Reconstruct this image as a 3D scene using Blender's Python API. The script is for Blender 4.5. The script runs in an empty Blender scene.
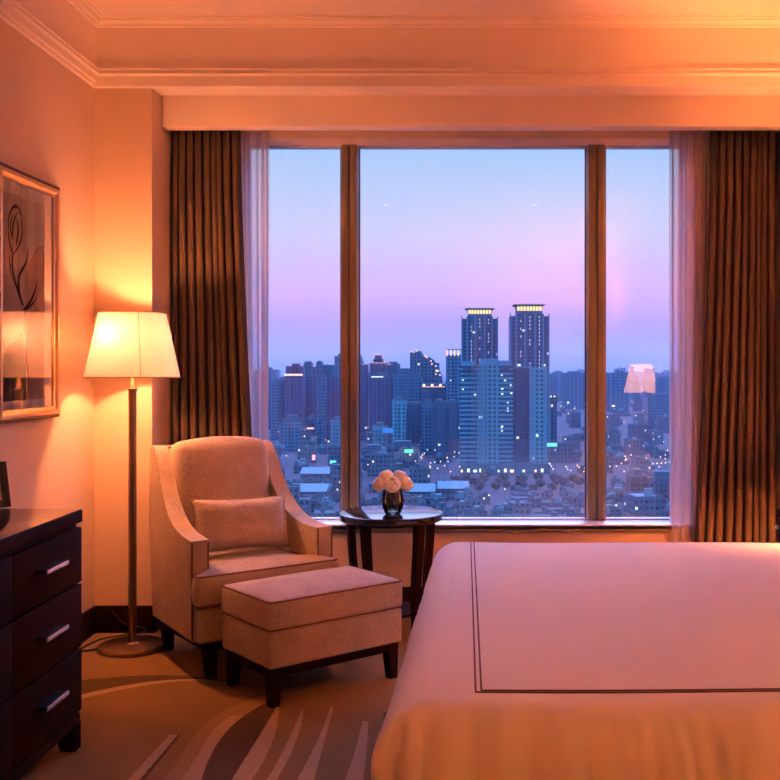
import bpy, bmesh, math, random
import numpy as np
from mathutils import Vector, Matrix, noise
PI = math.pi
R = math.radians
rnd = random.Random(7)
scene = bpy.context.scene
COL = scene.collection

# ------------------------------------------------------------------ helpers
def link(o, parent=None):
    COL.objects.link(o)
    if parent is not None:
        o.parent = parent
    return o

def tag(o, label, cat, group=None, kind=None):
    o['label'] = label; o['category'] = cat
    if group: o['group'] = group
    if kind: o['kind'] = kind
    return o

def thing(name, label, cat, loc=(0, 0, 0), rotz=0.0, group=None):
    o = bpy.data.objects.new(name, None)
    o.empty_display_size = 0.1
    o.location = loc; o.rotation_euler = (0, 0, rotz)
    link(o)
    return tag(o, label, cat, group)

def obj(name, bm, mat, parent=None, smooth=True, angle=38, solid=0.0):
    me = bpy.data.meshes.new(name)
    bmesh.ops.recalc_face_normals(bm, faces=bm.faces)
    bm.to_mesh(me); bm.free()
    for m in (mat if isinstance(mat, (list, tuple)) else [mat]):
        me.materials.append(m)
    if smooth:
        me.polygons.foreach_set('use_smooth', [True] * len(me.polygons))
        me.set_sharp_from_angle(angle=R(angle))
    o = bpy.data.objects.new(name, me)
    link(o, parent)
    if solid:
        s = o.modifiers.new('thick', 'SOLIDIFY'); s.thickness = solid; s.offset = 0
    return o

def struct(name, bm, mat, parent=None, **k):
    o = obj(name, bm, mat, parent, **k)
    if parent is None: o['kind'] = 'structure'
    return o

def box(bm, x0, x1, y0, y1, z0, z1, bev=0.0, seg=2, mi=0):
    vs = [bm.verts.new(p) for p in ((x0,y0,z0),(x1,y0,z0),(x1,y1,z0),(x0,y1,z0),(x0,y0,z1),(x1,y0,z1),(x1,y1,z1),(x0,y1,z1))]
    fs = [bm.faces.new([vs[i] for i in q]) for q in ((3,2,1,0),(4,5,6,7),(0,1,5,4),(1,2,6,5),(2,3,7,6),(3,0,4,7))]
    for f in fs: f.material_index = mi
    if bev > 0:
        es = list({e for f in fs for e in f.edges})
        bmesh.ops.bevel(bm, geom=es, offset=bev, segments=seg, profile=0.5, affect='EDGES', clamp_overlap=True)
    return vs

def bbox(x0, x1, y0, y1, z0, z1, bev=0.0, seg=2):
    bm = bmesh.new(); box(bm, x0, x1, y0, y1, z0, z1, bev, seg); return bm

def lathe(bm, prof, n=48, cx=0, cy=0, cap=True, closed=False):
    rings = []
    for (r, z) in prof:
        rings.append([bm.verts.new((cx + r*math.cos(2*PI*i/n), cy + r*math.sin(2*PI*i/n), z)) for i in range(n)])
    m = len(rings)
    for k in range(m if closed else m-1):
        a, b = rings[k], rings[(k+1) % m]
        for i in range(n):
            bm.faces.new((a[i], a[(i+1) % n], b[(i+1) % n], b[i]))
    if cap and not closed:
        bm.faces.new(rings[0][::-1]); bm.faces.new(rings[-1])
    return bm

def tube(bm, pts, rad, n=8, closed=False):
    pts = [Vector(p) for p in pts]
    m = len(pts)
    rings = []
    up = None
    for i in range(m):
        if closed:
            t = pts[(i+1) % m] - pts[i-1]
        else:
            t = pts[min(i+1, m-1)] - pts[max(i-1, 0)]
        t.normalize()
        if up is None:
            up = Vector((0, 0, 1)) if abs(t.z) < .9 else Vector((1, 0, 0))
        a = up - t * up.dot(t)
        if a.length < 1e-6: a = t.orthogonal()
        a.normalize(); up = a
        b = t.cross(a)
        r = rad(i/(m-1)) if callable(rad) else rad
        rings.append([bm.verts.new(pts[i] + (a*math.cos(2*PI*k/n) + b*math.sin(2*PI*k/n))*r) for k in range(n)])
    for i in range(m if closed else m-1):
        p, q = rings[i], rings[(i+1) % m]
        for k in range(n):
            bm.faces.new((p[k], p[(k+1) % n], q[(k+1) % n], q[k]))
    if not closed:
        bm.faces.new(rings[0][::-1]); bm.faces.new(rings[-1])
    return bm

def grid(bm, f, nu, nv, mi=0, closeu=False):
    V = [[bm.verts.new(f(i/nu, j/nv)) for j in range(nv+1)] for i in range(nu if closeu else nu+1)]
    for i in range(nu):
        a = V[i]; b = V[(i+1) % nu] if closeu else V[i+1]
        for j in range(nv):
            fc = bm.faces.new((a[j], b[j], b[j+1], a[j+1])); fc.material_index = mi
    return V

def cushion(bm, x0, x1, y0, y1, z0, z1, r=.04, puff=.015, n=14, side=.0, bot=0.0):
    cx, cy, cz = (x0+x1)/2, (y0+y1)/2, (z0+z1)/2
    hx, hy, hz = (x1-x0)/2, (y1-y0)/2, (z1-z0)/2
    b2 = bmesh.new()
    bmesh.ops.create_cube(b2, size=2)
    bmesh.ops.subdivide_edges(b2, edges=b2.edges, cuts=n, use_grid_fill=True)
    def q(t, h):
        # concentrate the grid lines at the rounded rim
        e = r*1.3/h if r*1.3 < h else .5
        a = abs(t); s = 1 if t >= 0 else -1
        return s*(a/(.6)*(1-e) if a < .6 else (1-e)+(a-.6)/.4*e)
    mp = {}
    for v in b2.verts:
        p = Vector((q(v.co.x, hx)*hx, q(v.co.y, hy)*hy, q(v.co.z, hz)*hz))
        c = Vector((max(-hx+r, min(hx-r, p.x)), max(-hy+r, min(hy-r, p.y)), max(-hz+r, min(hz-r, p.z))))
        d = p - c
        if d.length > 1e-9: p = c + d.normalized()*r
        u, w, k = p.x/hx, p.y/hy, p.z/hz
        g = max(0, 1-u*u)*max(0, 1-w*w)
        if p.z > 0: p.z += puff*g*k
        else: p.z += bot*g*k
        if side:
            h = max(0, 1-k*k)
            p.x += side*h*u*max(0, 1-w*w); p.y += side*h*w*max(0, 1-u*u)
        mp[v] = bm.verts.new((cx+p.x, cy+p.y, cz+p.z))
    for f in b2.faces:
        bm.faces.new([mp[v] for v in f.verts])
    b2.free()
    return bm

def rrect(x0, x1, y0, y1, z, r, n=6):
    pts = []
    for (cx, cy, a0) in ((x1-r, y1-r, 0), (x0+r, y1-r, 90), (x0+r, y0+r, 180), (x1-r, y0+r, 270)):
        for k in range(n+1):
            a = R(a0 + 90*k/n); pts.append((cx+r*math.cos(a), cy+r*math.sin(a), z))
    # subdivide the straight sides
    out = []
    for i, p in enumerate(pts):
        q = pts[(i+1) % len(pts)]
        out.append(p)
        L = (Vector(q)-Vector(p)).length
        k = int(L/.05)
        for j in range(1, k+1):
            out.append(tuple(Vector(p).lerp(Vector(q), j/(k+1))))
    return out

def extrude_profile(bm, prof, x0, x1, bev=.012, seg=3):
    """closed (y,z) outline extruded along x, long edges rounded"""
    n = len(prof)
    a = [bm.verts.new((x0, y, z)) for y, z in prof]
    b = [bm.verts.new((x1, y, z)) for y, z in prof]
    f1 = bm.faces.new(a); f2 = bm.faces.new(b[::-1])
    for i in range(n):
        bm.faces.new((a[i], b[i], b[(i+1) % n], a[(i+1) % n]))
    es = list(set(f1.edges) | set(f2.edges))
    if bev: bmesh.ops.bevel(bm, geom=es, offset=bev, segments=seg, profile=.5, affect='EDGES', clamp_overlap=True)
    return bm

def smooth_path(pts, n=8):
    """Catmull-Rom through points (2D or 3D)"""
    P = [Vector(list(p) + [0]*(3-len(p))) for p in pts]
    out = []
    for i in range(len(P)-1):
        p0 = P[max(i-1, 0)]; p1 = P[i]; p2 = P[i+1]; p3 = P[min(i+2, len(P)-1)]
        for k in range(n):
            t = k/n
            out.append(.5*((2*p1) + (p2-p0)*t + (2*p0-5*p1+4*p2-p3)*t*t + (3*p1-p0-3*p2+p3)*t**3))
    out.append(P[-1])
    return out

# ------------------------------------------------------------------ materials
def S(r, g, b):
    f = lambda c: (c/255/12.92) if c/255 <= .04045 else ((c/255+.055)/1.055)**2.4
    return (f(r), f(g), f(b), 1)

class NT:
    def __init__(s, name):
        s.m = bpy.data.materials.new(name); s.m.use_nodes = True
        s.t = s.m.node_tree; s.n = s.t.nodes; s.n.clear()
        s.out = s.n.new('ShaderNodeOutputMaterial')
    def new(s, k, **p):
        nd = s.n.new(k)
        for a, v in p.items(): setattr(nd, a, v)
        return nd
    def l(s, a, b): s.t.links.new(a, b)
    def math(s, op, a, b=None, c=None):
        nd = s.n.new('ShaderNodeMath'); nd.operation = op
        for i, v in enumerate((a, b, c)):
            if v is None: continue
            if isinstance(v, (int, float)): nd.inputs[i].default_value = v
            else: s.l(v, nd.inputs[i])
        return nd.outputs[0]
    def mix(s, f, a, b):
        nd = s.n.new('ShaderNodeMix'); nd.data_type = 'RGBA'
        for sock, v in ((nd.inputs[0], f), (nd.inputs[6], a), (nd.inputs[7], b)):
            if isinstance(v, (int, float)): sock.default_value = v
            elif isinstance(v, (tuple, list)): sock.default_value = v
            else: s.l(v, sock)
        return nd.outputs[2]
    def bsdf(s, **k):
        b = s.n.new('ShaderNodeBsdfPrincipled')
        for a, v in k.items():
            sock = b.inputs[a.replace('_', ' ')]
            if isinstance(v, (int, float, tuple, list)): sock.default_value = v
            else: s.l(v, sock)
        return b
    def end(s, sh):
        s.l(sh, s.out.inputs['Surface']); return s.m

def c4(c): return tuple(c) if len(c) == 4 else (*c, 1)

def simple(name, col, rough=.6, metal=0.0, vary=.12, scale=20, bump=0.0, bscale=None, coat=0.0, spec=.5, aniso=None, sheen=0.0):
    m = NT(name)
    tc = m.new('ShaderNodeTexCoord')
    vec = tc.outputs['Object']
    if aniso:
        mp = m.new('ShaderNodeMapping'); mp.inputs['Scale'].default_value = aniso
        m.l(vec, mp.inputs[0]); vec = mp.outputs[0]
    nz = m.new('ShaderNodeTexNoise'); nz.inputs['Scale'].default_value = scale; nz.inputs['Detail'].default_value = 4
    m.l(vec, nz.inputs[0])
    col = c4(col)
    lo = tuple(x*(1-vary) for x in col[:3]) + (1,); hi = tuple(min(1, x*(1+vary)) for x in col[:3]) + (1,)
    c = m.mix(nz.outputs[0], lo, hi)
    b = m.bsdf(Base_Color=c, Roughness=rough, Metallic=metal, Coat_Weight=coat, Specular_IOR_Level=spec, Sheen_Weight=sheen)
    if coat: b.inputs['Coat Roughness'].default_value = .06
    if bump:
        n2 = m.new('ShaderNodeTexNoise'); n2.inputs['Scale'].default_value = bscale or scale*4; n2.inputs['Detail'].default_value = 3
        m.l(vec, n2.inputs[0])
        bp = m.new('ShaderNodeBump'); bp.inputs['Strength'].default_value = bump; bp.inputs['Distance'].default_value = .003
        m.l(n2.outputs[0], bp.inputs['Height']); m.l(bp.outputs[0], b.inputs['Normal'])
    return m.end(b.outputs[0])

def weave(name, col, col2, scale=220, bump=.4, rough=.9, sheen=.0):
    m = NT(name)
    tc = m.new('ShaderNodeTexCoord')
    nz = m.new('ShaderNodeTexNoise'); nz.inputs['Scale'].default_value = scale; nz.inputs['Detail'].default_value = 2
    m.l(tc.outputs['Object'], nz.inputs[0])
    n3 = m.new('ShaderNodeTexNoise'); n3.inputs['Scale'].default_value = 9; m.l(tc.outputs['Object'], n3.inputs[0])
    f = m.math('ADD', m.math('MULTIPLY', nz.outputs[0], .8), m.math('MULTIPLY', n3.outputs[0], .2))
    mr = m.new('ShaderNodeMapRange'); mr.inputs[1].default_value = .35; mr.inputs[2].default_value = .65; m.l(f, mr.inputs[0])
    c = m.mix(mr.outputs[0], c4(col), c4(col2))
    b = m.bsdf(Base_Color=c, Roughness=rough, Specular_IOR_Level=.2, Sheen_Weight=sheen)
    bp = m.new('ShaderNodeBump'); bp.inputs['Strength'].default_value = bump; bp.inputs['Distance'].default_value = .002
    m.l(nz.outputs[0], bp.inputs['Height']); m.l(bp.outputs[0], b.inputs['Normal'])
    return m.end(b.outputs[0])

def emis(name, col, st):
    m = NT(name); e = m.new('ShaderNodeEmission'); e.inputs[0].default_value = c4(col); e.inputs[1].default_value = st
    return m.end(e.outputs[0])

def thin_glass(name, ior=1.5, tint=(1, 1, 1, 1), boost=1.0, rough=0.0):
    m = NT(name)
    fr = m.new('ShaderNodeFresnel'); fr.inputs[0].default_value = ior
    t = m.new('ShaderNodeBsdfTransparent'); t.inputs[0].default_value = tint
    g = m.new('ShaderNodeBsdfGlossy'); g.inputs['Roughness'].default_value = rough
    mx = m.new('ShaderNodeMixShader')
    f = m.math('MINIMUM', m.math('MULTIPLY', fr.outputs[0], boost), 1.0)
    m.l(f, mx.inputs[0]); m.l(t.outputs[0], mx.inputs[1]); m.l(g.outputs[0], mx.inputs[2])
    return m.end(mx.outputs[0])

LAMPCOL = (1.0, .27, .075)
M = {}
M['paint'] = simple('cream_ceiling_paint', (.86, .74, .62), .7, vary=.03, scale=3)
M['wall'] = simple('beige_wallpaper', (.70, .53, .37), .75, vary=.06, scale=60, bump=.12, bscale=180)
M['oak'] = simple('brown_window_frame', (.22, .195, .14), .5, vary=.04, scale=8)
M['alu'] = simple('pale_aluminium', (.80, .78, .82), .25, .6, vary=.03)
M['gasket'] = simple('black_gasket', (.012, .012, .016), .5)
M['ledge'] = simple('white_stone_sill', (.88, .86, .90), .07, vary=.02, scale=14, spec=1.0, coat=1.0)
M['wood'] = simple('espresso_wood', (.018, .0052, .0036), .6, vary=.35, scale=6, aniso=(14, 1.5, 14), spec=.03)
M['woodgloss'] = simple('espresso_lacquer', (.016, .007, .006), .12, vary=.3, scale=5, coat=.25)
M['fabric'] = weave('tan_upholstery', (.33, .255, .185), (.66, .53, .40), 260, .5)
M['piping'] = simple('dark_piping', (.16, .075, .045), .8)
M['drape'] = weave('brown_drape', (.078, .054, .036), (.140, .097, .064), 240, .3)
M['duvet'] = simple('white_cotton', (.78, .78, .78), .72, vary=.02, scale=5, bump=.05, bscale=300)
M['thread'] = simple('brown_embroidery', (.10, .035, .03), .7)
M['chrome'] = simple('satin_nickel', (.75, .72, .74), .28, 1.0, vary=.05)
M['brushed'] = simple('brushed_bronze', (.30, .20, .13), .3, 1.0, vary=.15, scale=40, aniso=(1, 1, 20))
M['lip'] = simple('brushed_steel', (.86, .80, .84), .5, .85, vary=.04)
M['steel_dark'] = simple('dark_reflection_steel', (.05, .035, .035), .35, .8, vary=.05)  # handle plates: dark reflection put into the colour of the silver metal
M['gold'] = simple('champagne_gilt', (.72, .46, .22), .3, .85, vary=.1, scale=30)
M['goldark'] = simple('dark_bronze_gilt', (.10, .05, .03), .35, .6, vary=.1, scale=30)
M['mat'] = simple('cream_mat_board', (.97, .93, .88), .85, vary=.02)
M['black'] = simple('black_plastic', (.012, .012, .02), .3, vary=.1)
M['cord'] = simple('black_cord', (.012, .009, .008), .5)
M['pane'] = thin_glass('window_glass', 1.5, (.97, .98, 1, 1), boost=3.0)
M['picglass'] = thin_glass('picture_glass', 1.5, boost=2.2)
M['vaseglass'] = thin_glass('vase_glass', 1.45, (.90, .95, .95, 1), boost=1.1)
M['leaf'] = simple('dark_leaf', (.016, .035, .012), .5, vary=.3, scale=30)
M['stem'] = simple('dark_stem', (.02, .045, .014), .5, vary=.2)
M['rose'] = simple('cream_petal', (.98, .92, .66), .7, vary=.06, scale=25)
M['bulb'] = emis('warm_bulb', (1.0, .33, .135), 880)
M['led'] = emis('downlight_led', (1.0, .5, .2), 6)

def shade_mat(glow=.12):
    m = NT('linen_lamp_shade')
    tc = m.new('ShaderNodeTexCoord')
    wv = m.new('ShaderNodeTexNoise'); wv.inputs['Scale'].default_value = 160; m.l(tc.outputs['Object'], wv.inputs[0])
    c = m.mix(wv.outputs[0], (.78, .72, .68, 1), (.86, .81, .78, 1))
    d = m.new('ShaderNodeBsdfDiffuse'); m.l(c, d.inputs[0])
    t = m.new('ShaderNodeBsdfTranslucent'); m.l(c, t.inputs[0])
    mx = m.new('ShaderNodeMixShader'); mx.inputs[0].default_value = .48
    m.l(d.outputs[0], mx.inputs[1]); m.l(t.outputs[0], mx.inputs[2])
    e = m.new('ShaderNodeEmission'); e.inputs[0].default_value = (1, .44, .18, 1); e.inputs[1].default_value = glow
    ad = m.new('ShaderNodeAddShader'); m.l(mx.outputs[0], ad.inputs[0]); m.l(e.outputs[0], ad.inputs[1])
    return m.end(ad.outputs[0])
M['shade'] = shade_mat(); M['shade2'] = shade_mat(2.6)

def sheer_mat():
    m = NT('sheer_voile')
    tc = m.new('ShaderNodeTexCoord')
    nz = m.new('ShaderNodeTexNoise'); nz.inputs['Scale'].default_value = 300; m.l(tc.outputs['Object'], nz.inputs[0])
    d = m.new('ShaderNodeBsdfDiffuse'); d.inputs[0].default_value = (.78, .66, .66, 1)
    t = m.new('ShaderNodeBsdfTranslucent'); t.inputs[0].default_value = (.78, .66, .66, 1)
    mx = m.new('ShaderNodeMixShader'); mx.inputs[0].default_value = .5
    m.l(d.outputs[0], mx.inputs[1]); m.l(t.outputs[0], mx.inputs[2])
    tr = m.new('ShaderNodeBsdfTransparent')
    m2 = m.new('ShaderNodeMixShader')
    f = m.math('ADD', m.math('MULTIPLY', nz.outputs[0], .16), .48)
    m.l(f, m2.inputs[0]); m.l(tr.outputs[0], m2.inputs[1]); m.l(mx.outputs[0], m2.inputs[2])
    return m.end(m2.outputs[0])
M['sheer'] = sheer_mat()

def carpet_mat():
    m = NT('patterned_carpet')
    tc = m.new('ShaderNodeTexCoord'); sp = m.new('ShaderNodeSeparateXYZ'); m.l(tc.outputs['Object'], sp.inputs[0])
    # slight wobble of the edges
    nzw = m.new('ShaderNodeTexNoise'); nzw.inputs['Scale'].default_value = 60; m.l(tc.outputs['Object'], nzw.inputs[0])
    X = m.math('ADD', sp.outputs[0], m.math('MULTIPLY', m.math('SUBTRACT', nzw.outputs[0], .5), .012))
    Y = m.math('ADD', sp.outputs[1], m.math('MULTIPLY', m.math('SUBTRACT', nzw.outputs[0], .5), .012))
    nz = m.new('ShaderNodeTexNoise'); nz.inputs['Scale'].default_value = 170; nz.inputs['Detail'].default_value = 3; m.l(tc.outputs['Object'], nz.inputs[0])
    def poly(v, co):
        acc = co[0]
        for c in co[1:]:
            acc = m.math('MULTIPLY_ADD', acc, v, float(c)) if not isinstance(acc, float) else m.math('MULTIPLY_ADD', v, acc, float(c))
        return acc
    def band(P, Q, lpts, rpts, lo, hi, deg=2):
        """mask of l(Q) < P < r(Q), lo < Q < hi"""
        def fit(pts):
            pts = np.array(pts); d = min(deg, len(pts)-1)
            return [float(c) for c in np.polyfit(pts[:, 0], pts[:, 1], d)]
        a = m.math('GREATER_THAN', P, poly(Q, fit(lpts))); b = m.math('LESS_THAN', P, poly(Q, fit(rpts)))
        c = m.math('GREATER_THAN', Q, lo); d = m.math('LESS_THAN', Q, hi)
        return m.math('MULTIPLY', m.math('MULTIPLY', a, b), m.math('MULTIPLY', c, d))
    base = (.245, .148, .058, 1); dark = (.105, .066, .034, 1); light = (.40, .275, .155, 1); mid = (.31, .19, .085, 1)
    col = base
    # arcs running across, by the lamp
    up = [(-1.636, 4.299), (-1.485, 4.355), (-1.135, 4.341), (-1.3, 4.36)]
    md = [(-1.567, 4.116), (-1.443, 4.232), (-1.297, 4.288), (-1.115, 4.306)]
    lw = [(-1.548, 4.066), (-1.466, 4.141), (-1.288, 4.259), (-1.077, 4.293)]
    col = m.mix(band(Y, X, md, up, -1.9, -.95), col, dark)
    col = m.mix(band(Y, X, lw, md, -1.9, -.95), col, light)
    # bar
    col = m.mix(band(X, Y, [(3.668, -1.082), (3.261, -1.099)], [(3.659, -1.052), (3.261, -1.061)], 2.6, 3.66, 1), col, light)
    col = m.mix(band(X, Y, [(3.659, -1.052), (3.261, -1.061)], [(3.659, -1.040), (3.261, -1.046)], 2.6, 3.66, 1), col, dark)
    # long tapering ribbons
    L3 = [(3.261, -.982), (3.571, -.989), (3.83, -.962), (4.036, -.889), (4.082, -.837)]
    R3 = [(3.261, -.861), (3.525, -.885), (3.817, -.861), (3.975, -.815), (4.06, -.77)]
    M3 = [(a, b + .055) for a, b in L3]
    L4 = [(3.265, -.762), (3.553, -.753), (3.808, -.748), (4.05, -.75)]
    col = m.mix(band(X, Y, R3, L4, 2.4, 4.1, 3), col, dark)
    col = m.mix(band(X, Y, L3, R3, 2.4, 4.12, 3), col, mid)
    col = m.mix(band(X, Y, M3, R3, 2.4, 3.86, 3), col, light)
    ribs = [([(3.265, -.762), (3.553, -.753), (3.808, -.748)], [(3.265, -.695), (3.678, -.699), (3.95, -.735)], 4.0),
            ([(3.265, -.645), (3.575, -.6375), (3.924, -.64)], [(3.265, -.615), (3.53, -.607), (3.89, -.63)], 3.93),
            ([(3.265, -.548), (3.575, -.533), (3.951, -.533)], [(3.265, -.494), (3.575, -.505), (3.94, -.52)], 3.96),
            ([(3.3, -.39), (3.46, -.387), (3.75, -.388)], [(3.3, -.335), (3.46, -.343), (3.78, -.366)], 3.8)]
    for l_, r_, hi in ribs:
        col = m.mix(band(X, Y, l_, r_, 2.4, hi), col, light)
    col = m.mix(band(X, Y, [(3.3, -.30), (3.7, -.31)], [(3.3, -.22), (3.7, -.27)], 2.4, 3.9), col, dark)
    sh = m.mix(nz.outputs[0], (.62, .62, .62, 1), (1.3, 1.3, 1.3, 1))
    mul = m.new('ShaderNodeMix'); mul.data_type = 'RGBA'; mul.blend_type = 'MULTIPLY'; mul.inputs[0].default_value = 1
    m.l(col, mul.inputs[6]); m.l(sh, mul.inputs[7])
    b = m.bsdf(Base_Color=mul.outputs[2], Roughness=.95, Specular_IOR_Level=.1)
    bp = m.new('ShaderNodeBump'); bp.inputs['Strength'].default_value = .6; bp.inputs['Distance'].default_value = .004
    m.l(nz.outputs[0], bp.inputs['Height']); m.l(bp.outputs[0], b.inputs['Normal'])
    return m.end(b.outputs[0])
M['carpet'] = carpet_mat()

def facade(name, wallc, winc, wu=3.4, wv=3.2, fu=.55, fv=.5, lit=.05, litcol=(.75, .85, 1), strength=1.2, seed=0.0, zbias=0.0):
    m = NT(name)
    tc = m.new('ShaderNodeTexCoord'); sp = m.new('ShaderNodeSeparateXYZ'); m.l(tc.outputs['Object'], sp.inputs[0])
    ge = m.new('ShaderNodeNewGeometry')
    sn = m.new('ShaderNodeSeparateXYZ'); vt = m.new('ShaderNodeVectorTransform'); vt.vector_type = 'NORMAL'; vt.convert_from = 'WORLD'; vt.convert_to = 'OBJECT'
    m.l(ge.outputs['True Normal'], vt.inputs[0]); m.l(vt.outputs[0], sn.inputs[0])
    isx = m.math('GREATER_THAN', m.math('ABSOLUTE', sn.outputs[0]), .707)
    u = m.math('ADD', m.math('MULTIPLY', sp.outputs[0], m.math('SUBTRACT', 1.0, isx)), m.math('MULTIPLY', sp.outputs[1], isx))
    us = m.math('DIVIDE', m.math('ADD', u, 500.0 + seed), wu); vs = m.math('DIVIDE', sp.outputs[2], wv)
    side = m.math('LESS_THAN', m.math('ABSOLUTE', sn.outputs[2]), .5)
    win = m.math('MULTIPLY', m.math('LESS_THAN', m.math('FRACT', us), fu), m.math('LESS_THAN', m.math('FRACT', vs), fv))
    win = m.math('MULTIPLY', win, side)
    cb = m.new('ShaderNodeCombineXYZ'); m.l(m.math('FLOOR', us), cb.inputs[0]); m.l(m.math('FLOOR', vs), cb.inputs[1]); cb.inputs[2].default_value = seed
    wn = m.new('ShaderNodeTexWhiteNoise'); wn.noise_dimensions = '3D'; m.l(cb.outputs[0], wn.inputs['Vector'])
    on = m.math('MULTIPLY', m.math('GREATER_THAN', wn.outputs['Value'], 1 - lit), win)
    col = m.mix(win, c4(wallc), c4(winc))
    b = m.bsdf(Base_Color=col, Roughness=m.math('SUBTRACT', .8, m.math('MULTIPLY', win, .55)))
    b.inputs['Emission Color'].default_value = c4(litcol)
    m.l(m.math('MULTIPLY', on, m.math('MULTIPLY', wn.outputs['Value'], strength)), b.inputs['Emission Strength'])
    return m.end(b.outputs[0])

# ------------------------------------------------------------------ room shell
XL, XR = -1.88, 1.92          # side walls
YB = -2.4                     # wall behind the camera
YW = 5.07                     # wall piers either side of the window bay
YP = 5.225                    # pelmet face
YS = 5.50                     # wall under the window
YG = 5.70                     # glass
BXL, BXR = -1.587, 1.70       # bay
ZR, ZC = 2.762, 3.10          # rail, ceiling
ZP = 2.603                    # pelmet bottom
ZS, ZH = .481, 2.601          # sill, window head
WX = 1.235                    # half window

bm = bmesh.new()
box(bm, XL-.2, XR+.2, YB-.2, YS+.1, -.12, 0)
struct('floor', bm, M['carpet'], smooth=False)
bm = bmesh.new(); box(bm, XL-.2, XR+.2, YB-.2, YS+.5, ZC, ZC+.15)
struct('ceiling', bm, M['paint'], smooth=False)

bm = bmesh.new(); box(bm, XL-.2, XL, YB-.2, YW+.001, -.1, ZR+.02)
struct('wall_left', bm, M['wall'], smooth=False)
bm = bmesh.new(); box(bm, XR, XR+.2, YB-.2, YW+.001, -.1, ZR+.02)
struct('wall_right', bm, M['wall'], smooth=False)
bm = bmesh.new(); box(bm, XL-.2, XR+.2, YB-.2, YB, -.1, ZR+.02)
struct('wall_rear', bm, M['wall'], smooth=False)
# window wall: piers, sill wall, jambs, head
bm = bmesh.new()
box(bm, XL-.2, BXL, YW, YS+.4, -.1, ZR)
box(bm, BXR, XR+.2, YW, YS+.4, -.1, ZR)
struct('wall_window_piers', bm, M['wall'], smooth=False)
bm = bmesh.new()
box(bm, BXL, BXR, YS+.02, YG+.08, -.1, ZS-.03)
box(bm, BXL, -WX, YS, YG+.08, ZS-.03, ZR)
box(bm, WX, BXR, YS, YG+.08, ZS-.03, ZR)
box(bm, -WX, WX, YS, YG+.08, ZH, ZR)
struct('wall_window', bm, M['wall'], smooth=False)
# upper wall band above the rail, on all sides, reaching over the bay
o_ = .024
bm = bmesh.new()
box(bm, XL-.2, XL+o_, YB-.2, YW, ZR+.02, ZC)
box(bm, XR-o_, XR+.2, YB-.2, YW, ZR+.02, ZC)
box(bm, XL-.2, XR+.2, YB-.2, YB+o_, ZR+.02, ZC)
box(bm, XL-.2, XR+.2, YW-o_, YS+.4, ZR+.001, ZC)
struct('wall_upper_band', bm, M['paint'], smooth=False)

def ring_trim(bm, prof, mitre=True):
    """moulding profile [(out, z)] swept round the room inside XL..XR, YB..YW"""
    cs = []
    for (p, z) in prof:
        cs.append([bm.verts.new((XL+p, YW-p, z)), bm.verts.new((XR-p, YW-p, z)), bm.verts.new((XR-p, YB+p, z)), bm.verts.new((XL+p, YB+p, z))])
    n = len(prof)
    for i in range(n-1):
        for k in range(4):
            bm.faces.new((cs[i][k], cs[i][(k+1) % 4], cs[i+1][(k+1) % 4], cs[i+1][k]))
rail = [(-.02, ZR-.004), (.004, ZR-.004), (.012, ZR+.0), (.014, ZR+.008), (.009, ZR+.013), (.011, ZR+.02), (.016, ZR+.035), (.024, ZR+.050), (.03, ZR+.056),
        (.036, ZR+.059), (.037, ZR+.064), (.033, ZR+.068), (.029, ZR+.070), (.029, ZR+.078), (.034, ZR+.080), (.038, ZR+.085), (.034, ZR+.091), (.024, ZR+.094), (.0, ZR+.094)]
bm = bmesh.new(); ring_trim(bm, rail)
struct('trim_1', bm, M['paint'], angle=30)
cr = 3.062
crown = [(.0, cr-.006), (.03, cr-.006), (.036, cr), (.036, cr+.006), (.041, cr+.009), (.05, cr+.016), (.054, cr+.022), (.056, cr+.024), (.056, cr+.028), (.064, cr+.030), (.07, cr+.034), (.07, ZC+.01)]
bm = bmesh.new(); ring_trim(bm, crown)
struct('trim_2', bm, M['paint'], angle=30)
# pelmet
bm = bmesh.new(); box(bm, BXL, BXR, YP, YP+.10, ZP, ZR+.01, .004)
struct('trim_3', bm, M['paint'])
# baseboards
bh, bt = .136, .016
def base(name, x0, x1, y0, y1):
    bm = bmesh.new(); box(bm, x0, x1, y0, y1, 0, bh, .003)
    struct(name, bm, M['wood'])
base('baseboard_left', XL, XL+bt, YB, YW)
base('baseboard_right', XR-bt, XR, YB, YW)
base('baseboard_rear', XL, XR, YB, YB+bt)
bm = bmesh.new()
box(bm, XL+bt, BXL+bt, YW-bt, YW, 0, bh, .003); box(bm, BXL, BXL+bt, YW-bt, YS+.02, 0, bh, .003)
box(bm, BXR-bt, XR-bt, YW-bt, YW, 0, bh, .003); box(bm, BXR-bt, BXR, YW-bt, YS+.02, 0, bh, .003)
box(bm, BXL+bt, BXR-bt, YS+.02-bt, YS+.02, 0, bh-.004, .003)
struct('baseboard_window', bm, M['wood'])
# sill nose moulding under ledge
bm = bmesh.new()
box(bm, BXL, BXR, YS-.012, YS+.03, ZS-.036, ZS-.006, .004)
box(bm, BXL, BXR, YS+.004, YS+.03, ZS-.052, ZS-.036, .003)
struct('trim_4', bm, M['oak'])
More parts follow.
